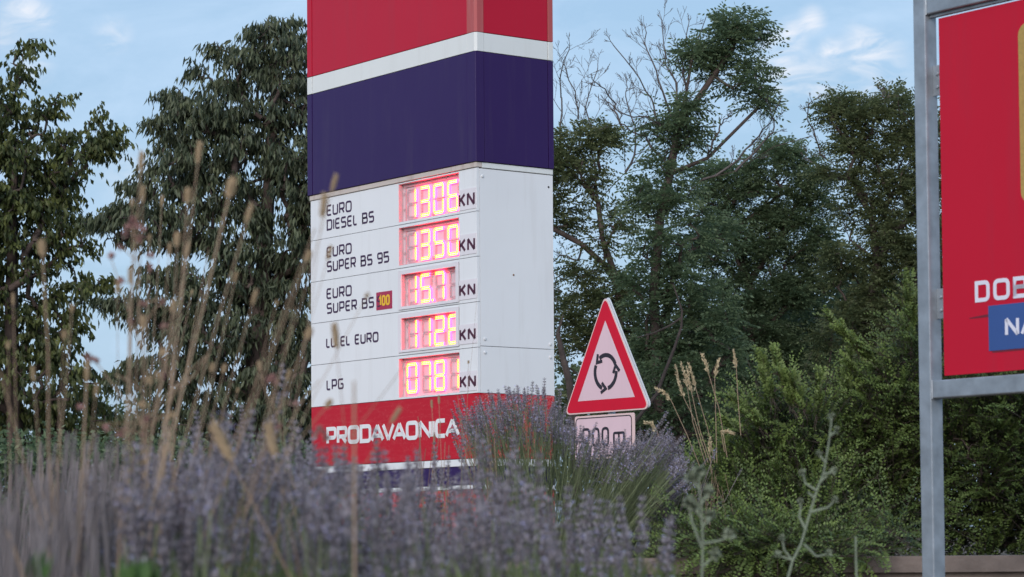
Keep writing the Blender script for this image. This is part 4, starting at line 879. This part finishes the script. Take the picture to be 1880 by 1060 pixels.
# remaining spikes, too small and many to pick apart, joined
def joined_spikes(parent, o3, Tp, dirs, scale):
    Vs = []; Fs = []; Ts = []; Ms = []; off = 0
    cache = []
    for me in SPK:
        v = np.zeros(len(me.vertices) * 3, np.float32); me.vertices.foreach_get('co', v); f = np.zeros(len(me.loops), np.int32); me.loops.foreach_get('vertex_index', f)
        t_ = np.zeros(len(me.polygons), np.float32); me.attributes['tint'].data.foreach_get('value', t_); mi_ = np.zeros(len(me.polygons), np.int32); me.polygons.foreach_get('material_index', mi_)
        cache.append((v.reshape(-1, 3), f.reshape(-1, 3), t_, mi_))
    for p, d in zip(Tp, dirs):
        v, f, t_, mi_ = cache[random.randrange(4)]; q_ = np.array(Vector(d).to_track_quat('Z', 'Y').to_matrix()); sc = scale * random.uniform(.75, 1.2)
        Vs.append(v @ q_.T * sc + (p - o3)); Fs.append(f + off); Ts.append(t_); Ms.append(mi_); off += len(v)
    if Vs:
        o = link('flower_mass', fastmesh('flower_mass', np.concatenate(Vs), np.concatenate(Fs), [M['calyx'], M['petal']], tint=np.concatenate(Ts), mi=np.concatenate(Ms)), parent); o['kind'] = 'stuff'
joined_spikes(lav, c0, Tp[300:], dirs[300:], .92)
# a smaller clump right of it, dry and lying over
o3 = at(1215, 960, 9.3); o3[2] = gz(9.3)
lv2 = empty('lavender_clump', tuple(o3), 0, label='thin dry lavender stems lying over between the big clump and the green shrub', cat='lavender')
n = 90; bx = RG.uniform(1150, 1240, n); tx = bx + RG.uniform(-40, 160, n) * .8; ty = RG.uniform(830, 960, n) - (tx < 1200) * 40
B_ = np.array([at(x, 985, 9.3) for x in bx]); B_[:, 2] = gz(9.3); Tp = np.array([at(x, y, 9.25) for x, y in zip(tx, ty)]); Tp[:, 1] += RG.normal(size=n) * .08
V, F, T, dirs = stems_mesh(B_, Tp, rvec(n, .02), .0012); s_ = link('stems', fastmesh('stems', V - o3, F, M['greystraw'], tint=T), lv2); s_['kind'] = 'stuff'
add_spikes(lv2, o3, Tp[:45], dirs[:45], .8)

# the soft foreground planting: rows of lavender nearer the camera
topx = [-100, 0, 120, 230, 330, 430, 560, 650, 760, 870, 960, 1060, 1140, 1230, 1320]
topy = [955, 940, 930, 895, 862, 850, 852, 892, 902, 908, 938, 955, 985, 1008, 1045]
def lav_plant(px, d, width, n, label, off=0, sc=1.12, wild=.11, spikes=True):
    n = int(n * .58)
    o3 = at(px, 1000, d); o3[2] = gz(d); t = empty('lavender_plant', tuple(o3), 0, label=label, cat='lavender', group='lavender in the foreground bed')
    tx = px + RG.normal(size=n) * width * .5; tx = np.clip(tx, px - width, px + width)
    ty = np.interp(tx, topx, topy) + 16 * np.sin(tx / 27. + d * 5) + 12 * np.sin(tx / 11. + d * 9) + off + RG.random(n) ** .9 * 200 - (RG.random(n) < wild) * RG.random(n) ** 1.6 * 125
    Tp = np.array([at(x, y, d) for x, y in zip(tx, ty)]); Tp[:, 1] += RG.normal(size=n) * .10 * d / 3
    B_ = np.tile(o3, (n, 1)) + np.stack([(Tp[:, 0] - o3[0]) * .45 + RG.normal(size=n) * .03, (Tp[:, 1] - o3[1]) * .5, np.zeros(n)], 1)
    V, F, T, dirs = stems_mesh(B_, Tp, rvec(n, .025), .0012 * sc); s_ = link('stems', fastmesh('stems', V - o3, F, M['lstem'], tint=T), t); s_['kind'] = 'stuff'
    k = 1700; a = RG.random(k); P = np.stack([(RG.random(k) - .5) * width * 1.9 * d / FPX, RG.normal(size=k) * .1, RG.uniform(.12, .53, k)], 1)
    V2, F2, T2 = diamonds(P, rvec(k, .3) + [0, 0, 1], rvec(k), RG.uniform(.04, .08, k), np.full(k, .0050), RG.random(k)); s_ = link('foliage', fastmesh('foliage', V2, F2, M['lleaf'], tint=T2), t); s_['kind'] = 'stuff'
    if spikes: add_spikes(t, o3, Tp, dirs, sc, 290)
plants = [
 (330, 3.0, 140, 110, 'nearest blurred lavender plant, left of centre at the bottom of the view', 60), (620, 3.05, 150, 120, 'nearest blurred lavender plant, below the left half of the pylon', 70), (900, 3.1, 130, 80, 'nearest blurred lavender plant, below the pylon corner', 60),
 (250, 3.7, 110, 110, 'soft lavender plant of the second row, beneath the tall dry stalks', 20), (450, 3.8, 130, 150, 'soft lavender plant of the second row with the highest spikes, beside the pylon foot', 5), (700, 3.8, 130, 150, 'soft lavender plant of the second row, under the white word on the pylon', 15),
 (960, 3.9, 130, 110, 'soft lavender plant of the second row, in front of the sharp clump', 0), (1090, 4.3, 90, 60, 'thin soft lavender plant in front of the left end of the visible wall', 0), (1160, 4.0, 90, 80, 'last soft lavender plant at the right, in front of the concrete wall', 0),
 (380, 4.4, 120, 150, 'lavender plant of the third row, left of the pylon', 0), (560, 4.6, 120, 150, 'lavender plant of the third row, at the left edge of the pylon', 0), (740, 4.7, 120, 150, 'lavender plant of the third row, centred under the pylon price face', 0), (900, 4.6, 90, 90, 'lavender plant of the third row, left of the sharp clump', 10),
 (480, 6.0, 110, 140, 'far lavender plant, left of the pylon foot', 5), (660, 6.2, 110, 150, 'far lavender plant hiding the pylon foot', 10), (820, 6.3, 100, 140, 'far lavender plant under the pylon corner', 5), (240, 6.0, 120, 120, 'far lavender plant at the left among grey stems', 20)]
for a in plants: lav_plant(*a)
# ------------------------------------------------------------------ dry grass and stalks
def dry_clump(px, d, width, n, ylo, yhi, label, material, lean=0., rad=.0013, name='dry_grass_clump'):
    o3 = at(px, 1000, d); o3[2] = gz(d); t = empty(name, tuple(o3), 0, label=label, cat='dry grass', group='clumps of dry grey stems')
    tx = px + RG.uniform(-1, 1, n) * width; ty = RG.uniform(yhi, ylo, n); bx = tx - lean * RG.uniform(.6, 1.3, n) * 120 + RG.normal(size=n) * 12
    Tp = np.array([at(x, y, d) for x, y in zip(tx, ty)]); B_ = np.array([at(x, 1060, d) for x in bx]); B_[:, 2] = gz(d); dyy = RG.normal(size=n) * .15; Tp[:, 1] += dyy; B_[:, 1] += dyy
    V, F, T, dirs = stems_mesh(B_, Tp, rvec(n, .03), rad); s_ = link('stems', fastmesh('stems', V - o3, F, material, tint=T), t); s_['kind'] = 'stuff'
dry_clump(60, 3.3, 110, 120, 990, 840, 'dense grey dry stems at the far left of the bed', M['greystraw'], .3)
dry_clump(190, 3.6, 110, 150, 980, 800, 'dense mauve-grey dry stems under the tall seed stalks', M['greystraw'], .5)
dry_clump(120, 5.0, 160, 200, 970, 820, 'second row of grey dry stems at the left', M['greystraw'], .3)
dry_clump(330, 4.2, 110, 26, 940, 740, 'thin brown dry stems beside the lavender', M['straw'], .6)
dry_clump(840, 7.4, 70, 34, 860, 770, 'few orange-brown stems in front of the red band near the pylon corner', M['straw'], .1, .0011)
dry_clump(30, 2.6, 90, 60, 1000, 880, 'nearest grey stems in the bottom left corner', M['greystraw'], -.3)
def head_mesh(L, R_, material, seed):
    """seed head: a fat bristly spindle of overlapping scales"""
    r = np.random.default_rng(seed); n = 46; f = np.linspace(0, 1, n); a = np.arange(n) * 2.4; rad = R_ * np.sin(PI * np.clip(f * .9 + .08, 0, 1)) ** .7
    P = np.stack([rad * .4 * np.cos(a), rad * .4 * np.sin(a), f * L * .9], 1); D = np.stack([np.cos(a) * .55, np.sin(a) * .55, np.full(n, 1.)], 1) + r.normal(size=(n, 3)) * .1
    V, F, T = folded(P, D, np.cross(D, [0, 0, 1.]), np.full(n, L * .24), np.full(n, R_ * 1.1), np.zeros(n), .3, .45)
    V2, F2 = frusta(np.array([[0, 0, 0.]]), np.array([[0, 0, L]]), np.array([R_ * .5]), np.array([R_ * .15]), 5); F2 = np.concatenate([F2[:, :3], F2[:, [0, 2, 3]]])
    return fastmesh('seed_head', np.concatenate([V, V2]), np.concatenate([F, F2 + len(V)]), material)
HM = [head_mesh(.016, .0042, M['gold'], 1), head_mesh(.030, .0036, M['gold'], 2), head_mesh(.012, .0045, M['gold'], 3)]
def stalk(tip, base, d, label, head=0, rad=.0013, bow=0., hs=1., material='straw', mid=None, grp='tall dry stalks with seed heads'):
    T3 = at(*tip, d); B3 = at(*base, d); dirv = B3 - T3
    if mid is None: B3 = B3 + dirv / (-dirv[2]) * (B3[2] - gz(d)) if B3[2] > gz(d) else B3
    o3 = B3.copy(); t = empty('dry_stalk', tuple(o3), 0, label=label, cat='dry stalk', group=grp)
    k = 9; lat = np.array([1., 0, 0]); pts = []
    for i in range(k):
        f = i / (k - 1); p = B3 + (T3 - B3) * f + lat * bow * math.sin(PI * f); pts.append(p - o3 + RG.normal(size=3) * .0012 * (0 < i < k - 1))
    b = MB(); b.tube(pts, [rad * (1.25 - .55 * i / (k - 1)) for i in range(k)], 5); me = b.mesh('stem', M[material]);
    a = me.attributes.new('tint', 'FLOAT', 'FACE'); a.data.foreach_set('value', np.full(len(me.polygons), random.uniform(.3, 1.), np.float32)); link('stem', me, t)
    if head is not None:
        h = link('seed_head', HM[head], t, tuple(pts[-1])); h.rotation_mode = 'QUATERNION'; h.rotation_quaternion = Vector(pts[-1] - pts[-2]).to_track_quat('Z', 'Y'); h.scale = (hs,) * 3
    return t, o3, pts
stalks = [
 ((78, 470), (95, 1000), 3.2, 'thick upright brown stalk with a blunt double head, leftmost tall one before the tree', 0, .0024, .003, 1.6),
 ((132, 572), (88, 1000), 3.4, 'slender stalk with a small head between the leftmost tall stalk and the sky gap', 2, .0012, .004, 1.),
 ((118, 622), (100, 980), 3.3, 'shorter straw stalk close beside the leftmost tall one', 2, .0011, 0., 1.1),
 ((15, 640), (20, 1000), 3.5, 'pale stalk with a small head at the extreme left edge', 2, .0011, 0., 1.),
 ((0, 680), (75, 960), 2.9, 'whitish bare stem slanting down from the left edge', None, .0019, 0., 1.),
 ((159, 700), (143, 960), 3.2, 'brown forked-looking stalk standing before the bottom of the left tree', 1, .0022, 0., 1.),
 ((258, 316), (232, 900), 3.3, 'very tall straight stalk with the highest pinkish head against the sky', 1, .0017, -.006, 1.1),
 ((262, 372), (240, 900), 3.35, 'tall stalk just right of the highest one', 1, .0015, .002, .9),
 ((243, 378), (236, 900), 3.6, 'thin stalk with a small head just left of the highest pair', 2, .0012, 0., 1.),
 ((363, 300), (270, 900), 3.4, 'tall slanting stalk whose head stands before the upper part of the dark tree', 1, .0014, .012, 1.2),
 ((344, 372), (282, 900), 3.2, 'slanting stalk with a plump golden head between two taller ones', 0, .0017, .010, 1.4),
 ((420, 362), (262, 960), 3.0, 'thick slanting stalk with the largest round golden head', 0, .0022, .008, 1.8),
 ((452, 410), (300, 920), 3.1, 'slanting stalk right of the largest golden head', 1, .0016, .004, 1.),
 ((325, 452), (300, 900), 3.3, 'stalk with a plump head low before the dark tree', 0, .0016, 0., 1.4),
 ((342, 470), (255, 950), 3.5, 'thinner stalk with a pale head beside the plump low one', 1, .0012, 0., .8),
 ((316, 572), (250, 960), 3.1, 'short thick stalk with a pale head', 0, .0018, 0., 1.1),
 ((263, 605), (262, 880), 3.2, 'yellow stalk with a drooping husk', 0, .0014, 0., 1.3),
 ((388, 682), (330, 950), 3.6, 'short stalk with one of two small yellow round heads', 2, .0011, 0., 1.2),
 ((410, 684), (350, 950), 3.6, 'short stalk with the right one of two small yellow round heads', 2, .0011, 0., 1.2),
 ((478, 680), (500, 770), 3.6, 'short stalk with a dull head by the lavender tops left of the pylon', 0, .0011, 0., 1.),
 ((563, 480), (395, 900), 3.0, 'long stalk slanting up to the left edge of the pylon', 0, .0016, .010, 1.),
 ((578, 420), (390, 860), 3.2, 'long stalk running beside another up to the pylon edge', None, .0014, .014, 1.),
 ((609, 352), (440, 900), 3.1, 'stalk whose soft head overlaps the trim above the first price row', 1, .0009, .004, .9),
 ((591, 400), (560, 620), 3.0, 'stalk whose slanted head lies beside the first fuel name', 1, .0008, 0., 1.2),
 ((601, 478), (555, 640), 3.3, 'faint stalk with a head at the second fuel name', 1, .0008, 0., .8),
 ((563, 622), (470, 860), 3.0, 'stalk with a small golden head touching the pylon edge low down', 2, .0014, 0., 1.4),
 ((618, 640), (640, 860), 3.2, 'stalk with an upright pale head across the heating oil row', 1, .0009, 0., 1.3),
 ((671, 548), (540, 800), 3.2, 'faint stalk with a tiny head near the small red badge', 2, .0009, 0., .8),
 ((752, 660), (600, 860), 3.3, 'faint bare stalk crossing the lowest price row', None, .0009, 0., 1.),
 ((718, 776), (640, 900), 3.2, 'stalk with a slanted golden head across the white word', 1, .0011, 0., .9),
 ((598, 748), (480, 900), 3.1, 'stalk with a short head low on the pylon edge', 2, .0012, 0., 1.2),
 ((878, 520), (862, 700), 8.5, 'tiny seed head at the corner beside the third unit mark', None, .0006, 0., 1.),
 ((860, 668), (856, 860), 7.8, 'thin stalk in front of the last price digits', 2, .0009, 0., 1.),
 ((793, 750), (797, 860), 7.4, 'short orange stalk with a pointed head, left one before the red band', 1, .0013, 0., 1.),
 ((806, 742), (812, 860), 7.4, 'short orange stalk with a pointed head, right one before the red band', 1, .0013, 0., 1.),
 ((840, 726), (858, 860), 7.4, 'orange stalk slanting across the red band near the corner', None, .0016, 0., 1.),
 ((424, 845), (495, 985), 2.9, 'pale bent plume among the lavender at the lower left', 1, .0015, 0., 1.9),
 ((505, 840), (540, 1000), 3.0, 'second pale plume right of the bent one', 1, .0012, 0., 1.7),
 ((650, 700), (648, 1060), 2.6, 'blurred reddish vertical stem below the left part of the pylon', None, .0022, 0., 1.),
 ((0, 935), (45, 1060), 2.6, 'thick pale stems crossing the bottom left corner', None, .0022, 0., 1.),
]
for s_ in stalks:
    s_ = list(s_); s_[5] *= .72; s_[7] *= .80; stalk(*s_)
# finer grass stalks between the named ones: they differ only in lean and height
fine = [(20, 560, 30), (66, 700, 80), (110, 720, 120), (176, 730, 150), (214, 540, 206), (236, 520, 216), (276, 440, 246), (305, 470, 262), (348, 540, 268), (384, 460, 296), (426, 520, 322), (462, 560, 356), (508, 560, 400), (548, 560, 436), (520, 700, 440), (440, 720, 372), (300, 380, 262)]
for i, (tx_, ty_, bx_) in enumerate(fine):
    stalk((tx_ + random.uniform(-6, 6), ty_), (bx_, 960), random.uniform(3.0, 4.4), 'thin dry grass stalk among the taller seed stalks at the left', random.choice([1, 1, 2, None]), random.uniform(.0006, .0010), random.uniform(-.004, .012), random.uniform(.45, .7), grp='fine dry grass stalks at the left')
# branching dry herb with faded pink buds
def herb(nodes, d, label, rad, buds, material='straw', budm='pink', name='dry_herb', bs=1.):
    o3 = at(*nodes[0][0], d); t = empty(name, tuple(o3), 0, label=label, cat='weed'); b = MB()
    for ln_ in nodes: b.tube([at(x, y, d) - o3 + RG.normal(size=3) * .001 for x, y in ln_], [rad * (1 - .5 * i / len(ln_)) for i in range(len(ln_))], 5)
    me = b.mesh('stem', M[material])
    if material == 'straw': a = me.attributes.new('tint', 'FLOAT', 'FACE'); a.data.foreach_set('value', RG.random(len(me.polygons)).astype(np.float32))
    link('stem', me, t)
    for x, y in buds:
        r = np.random.default_rng(int(x * 7 + y)); n = 22; D = nrm(r.normal(size=(n, 3)) + [0, 0, .5]); V, F, T = folded(np.zeros((n, 3)), D, r.normal(size=(n, 3)), np.full(n, .0065) * bs, np.full(n, .0035) * bs, np.zeros(n)); link('bud', fastmesh('bud', V, F, M[budm]), t, tuple(at(x, y, d) - o3))
herb([[(272, 900), (262, 760), (262, 640), (255, 560), (250, 470), (245, 420)], [(262, 640), (220, 520), (205, 478)], [(255, 560), (300, 548)], [(262, 600), (285, 570), (300, 555)], [(262, 700), (290, 660), (330, 620)], [(250, 480), (225, 455)], [(252, 520), (228, 516)], [(262, 720), (235, 700), (210, 690)], [(246, 430), (232, 412)], [(248, 450), (262, 425)]], 3.3,
     'branching dry herb with faded pink buds among the tall stalks', .0009, [(242, 408), (252, 415), (235, 418), (204, 470), (222, 516), (275, 491), (298, 556), (222, 455), (245, 404), (230, 430), (262, 422), (276, 470), (256, 440), (240, 590), (300, 600), (262, 560)])
herb([[(150, 880), (180, 780), (260, 775)], [(260, 775), (180, 665), (165, 650)], [(350, 700), (290, 750), (230, 800)], [(380, 650), (340, 690), (290, 745), (262, 790)], [(262, 790), (240, 720), (232, 690)]], 3.4,
     'thin green and pink herb with tufted buds low at the left', .0009, [(168, 660), (160, 655), (176, 662), (148, 748), (230, 790), (262, 800), (270, 770), (220, 800), (300, 690), (195, 786)])
herb([[(540, 900), (505, 760), (478, 690)], [(500, 745), (505, 700), (498, 695)], [(520, 800), (560, 730), (585, 700)], [(505, 760), (525, 740), (545, 745)]], 3.4, 'dry herb with pinkish tufts touching the lower left of the pylon', .0009, [(500, 694), (494, 698), (506, 702), (512, 785), (586, 788), (594, 796), (545, 742), (600, 806), (580, 800)])
herb([[(325, 920), (318, 840), (305, 760), (318, 720), (300, 650)], [(318, 720), (360, 690), (380, 655)], [(305, 760), (255, 790), (200, 786)]], 3.1, 'ragged orange-brown herb in front of the sky gap', .0012, [(300, 648), (262, 745), (275, 700), (290, 690), (262, 850), (315, 765)], budm='gold')
# grey-green weeds at the right
herb([[(1440, 1080), (1456, 1030), (1470, 1000), (1486, 940), (1500, 900), (1512, 870), (1521, 820), (1526, 765)], [(1500, 900), (1478, 888), (1474, 870)], [(1486, 940), (1520, 930), (1532, 920)], [(1512, 870), (1530, 866)], [(1515, 850), (1505, 836)], [(1524, 800), (1534, 792)], [(1474, 1000), (1500, 1022), (1522, 1018)], [(1480, 975), (1466, 950), (1470, 925)], [(1456, 1030), (1440, 1010), (1436, 990)], [(1456, 1030), (1430, 1020)], [(1495, 915), (1482, 905)], [(1505, 885), (1520, 874)]], 5.0,
     'grey-green thistly weed with short side branches in front of the shrub', .0027, [(1474, 868), (1534, 918), (1531, 865), (1503, 834), (1535, 790), (1522, 1016), (1470, 922), (1435, 988), (1428, 1018), (1526, 765)], 'weed', 'weed', 'thistly_weed', 1.5)
herb([[(1286, 1080), (1290, 1000), (1288, 930), (1282, 870)], [(1290, 1010), (1270, 960), (1264, 925)], [(1290, 1000), (1318, 992), (1338, 985)], [(1288, 930), (1300, 905)], [(1284, 900), (1270, 880)], [(1290, 1040), (1310, 1020)], [(1288, 950), (1274, 935)], [(1289, 970), (1302, 950)]], 4.2,
     'blurred grey-green leafy weed left of the thistly one', .0024, [(1264, 922), (1338, 983), (1302, 903), (1268, 878), (1282, 866), (1274, 932), (1303, 948), (1312, 1018)], 'weed', 'weed', 'leafy_weed', 2.2)
herb([[(1574, 1085), (1572, 1030), (1572, 985)]], 5.2, 'short upright green stub in front of the wall', .0028, [], 'weed', 'weed', 'weed_stub')
# fresh green blades low left
def blade(px, py, d, label):
    o3 = at(px, 1075, d); t = empty('grass_tuft', tuple(o3), 0, label=label, cat='grass tuft')
    P = np.tile(np.zeros(3), (9, 1)) + rvec(9, .006) * [1, 1, 0]; D = nrm(rvec(9, .12) + [.1, 0, 1]); H = (1075 - py) * d / FPX
    V, F, T = folded(P, D, rvec(9), np.full(9, H) * RG.uniform(.6, 1, 9), np.full(9, .009), np.ones(9)); link('blades', fastmesh('blades', V, F, M['green']), t)
blade(66, 1000, 2.5, 'small fresh green blades in the bottom left corner'); blade(236, 1015, 2.5, 'small fresh green blades right of the corner ones'); blade(275, 1020, 2.6, 'faint green blades beneath the nearest lavender')
# pale plumes beside the shrub
def plume(pts, d, label, n=26, hl=.35):
    o3 = at(*pts[0], d); o3[2] = min(o3[2], gz(d) + .1); t = empty('plume_grass', tuple(o3), 0, label=label, cat='grass', group='pale plume grasses beside the green shrub')
    P = [at(x, y, d) for x, y in pts]; b = MB(); b.tube([p - o3 for p in P], [.0014 - .0007 * i / len(P) for i in range(len(P))], 5); me = b.mesh('stem', M['straw']); a = me.attributes.new('tint', 'FLOAT', 'FACE'); a.data.foreach_set('value', np.full(len(me.polygons), .75, np.float32)); link('stem', me, t)
    A, B_, C_ = P[-3], P[-2], P[-1]; f = np.linspace(0, 1, 70)[:, None]; Q = np.where(f < .5, A + (B_ - A) * f * 2, B_ + (C_ - B_) * (f * 2 - 1)) - o3
    axis = nrm(C_ - A); D = np.tile(axis, (70, 1)) + rvec(70, .38)
    V, F, T = folded(Q + rvec(70, .0015), D, rvec(70), np.full(70, .017) * (1.1 - .5 * f[:, 0]), np.full(70, .0045), np.ones(70)); link('plume', fastmesh('plume', V, F, M['goldpale']), t)
plume([(1300, 850), (1275, 770), (1255, 730), (1246, 702), (1241, 672)], 9.4, 'pale plume on a straight stem, leftmost of the upper cluster of four')
plume([(1296, 855), (1272, 775), (1262, 712), (1258, 692), (1250, 668)], 9.45, 'pale plume second in the upper cluster, bent left')
plume([(1305, 850), (1285, 790), (1270, 722), (1264, 700), (1262, 676)], 9.4, 'pale plume third in the upper cluster, standing upright')
plume([(1312, 850), (1300, 790), (1277, 712), (1271, 690), (1264, 668)], 9.5, 'pale plume last in the upper cluster, leaning left')
plume([(1290, 870), (1262, 800), (1232, 735), (1220, 720), (1204, 714)], 9.4, 'pale drooping plume bent over to the left beside the sign')
plume([(1335, 840), (1320, 750), (1302, 690), (1296, 668), (1288, 650)], 9.5, 'thin pale plume leaning left, right of the upper cluster')
plume([(1316, 850), (1314, 760), (1312, 694), (1315, 678), (1320, 660)], 9.5, 'thin pale plume leaning slightly right against the dark grove')
plume([(1360, 800), (1354, 720), (1352, 676), (1350, 662), (1347, 645)], 9.5, 'pale plume standing alone, farthest right of all')
plume([(1228, 890), (1215, 820), (1206, 792), (1198, 778), (1184, 778)], 9.2, 'lowest pale plume, drooping beside the sharp lavender clump')
plume([(1330, 830), (1325, 800), (1322, 792), (1335, 792), (1346, 797)], 9.3, 'short pale plume lying sideways at the shrub edge')
plume([(1306, 870), (1304, 840), (1303, 832), (1303, 820), (1304, 806)], 9.2, 'short upright pale plume low at the shrub edge')
dry_clump(1300, 9.2, 26, 26, 930, 850, 'tangle of dry straw at the foot of the pale plumes', M['straw'], .1, .0011)
print('done')
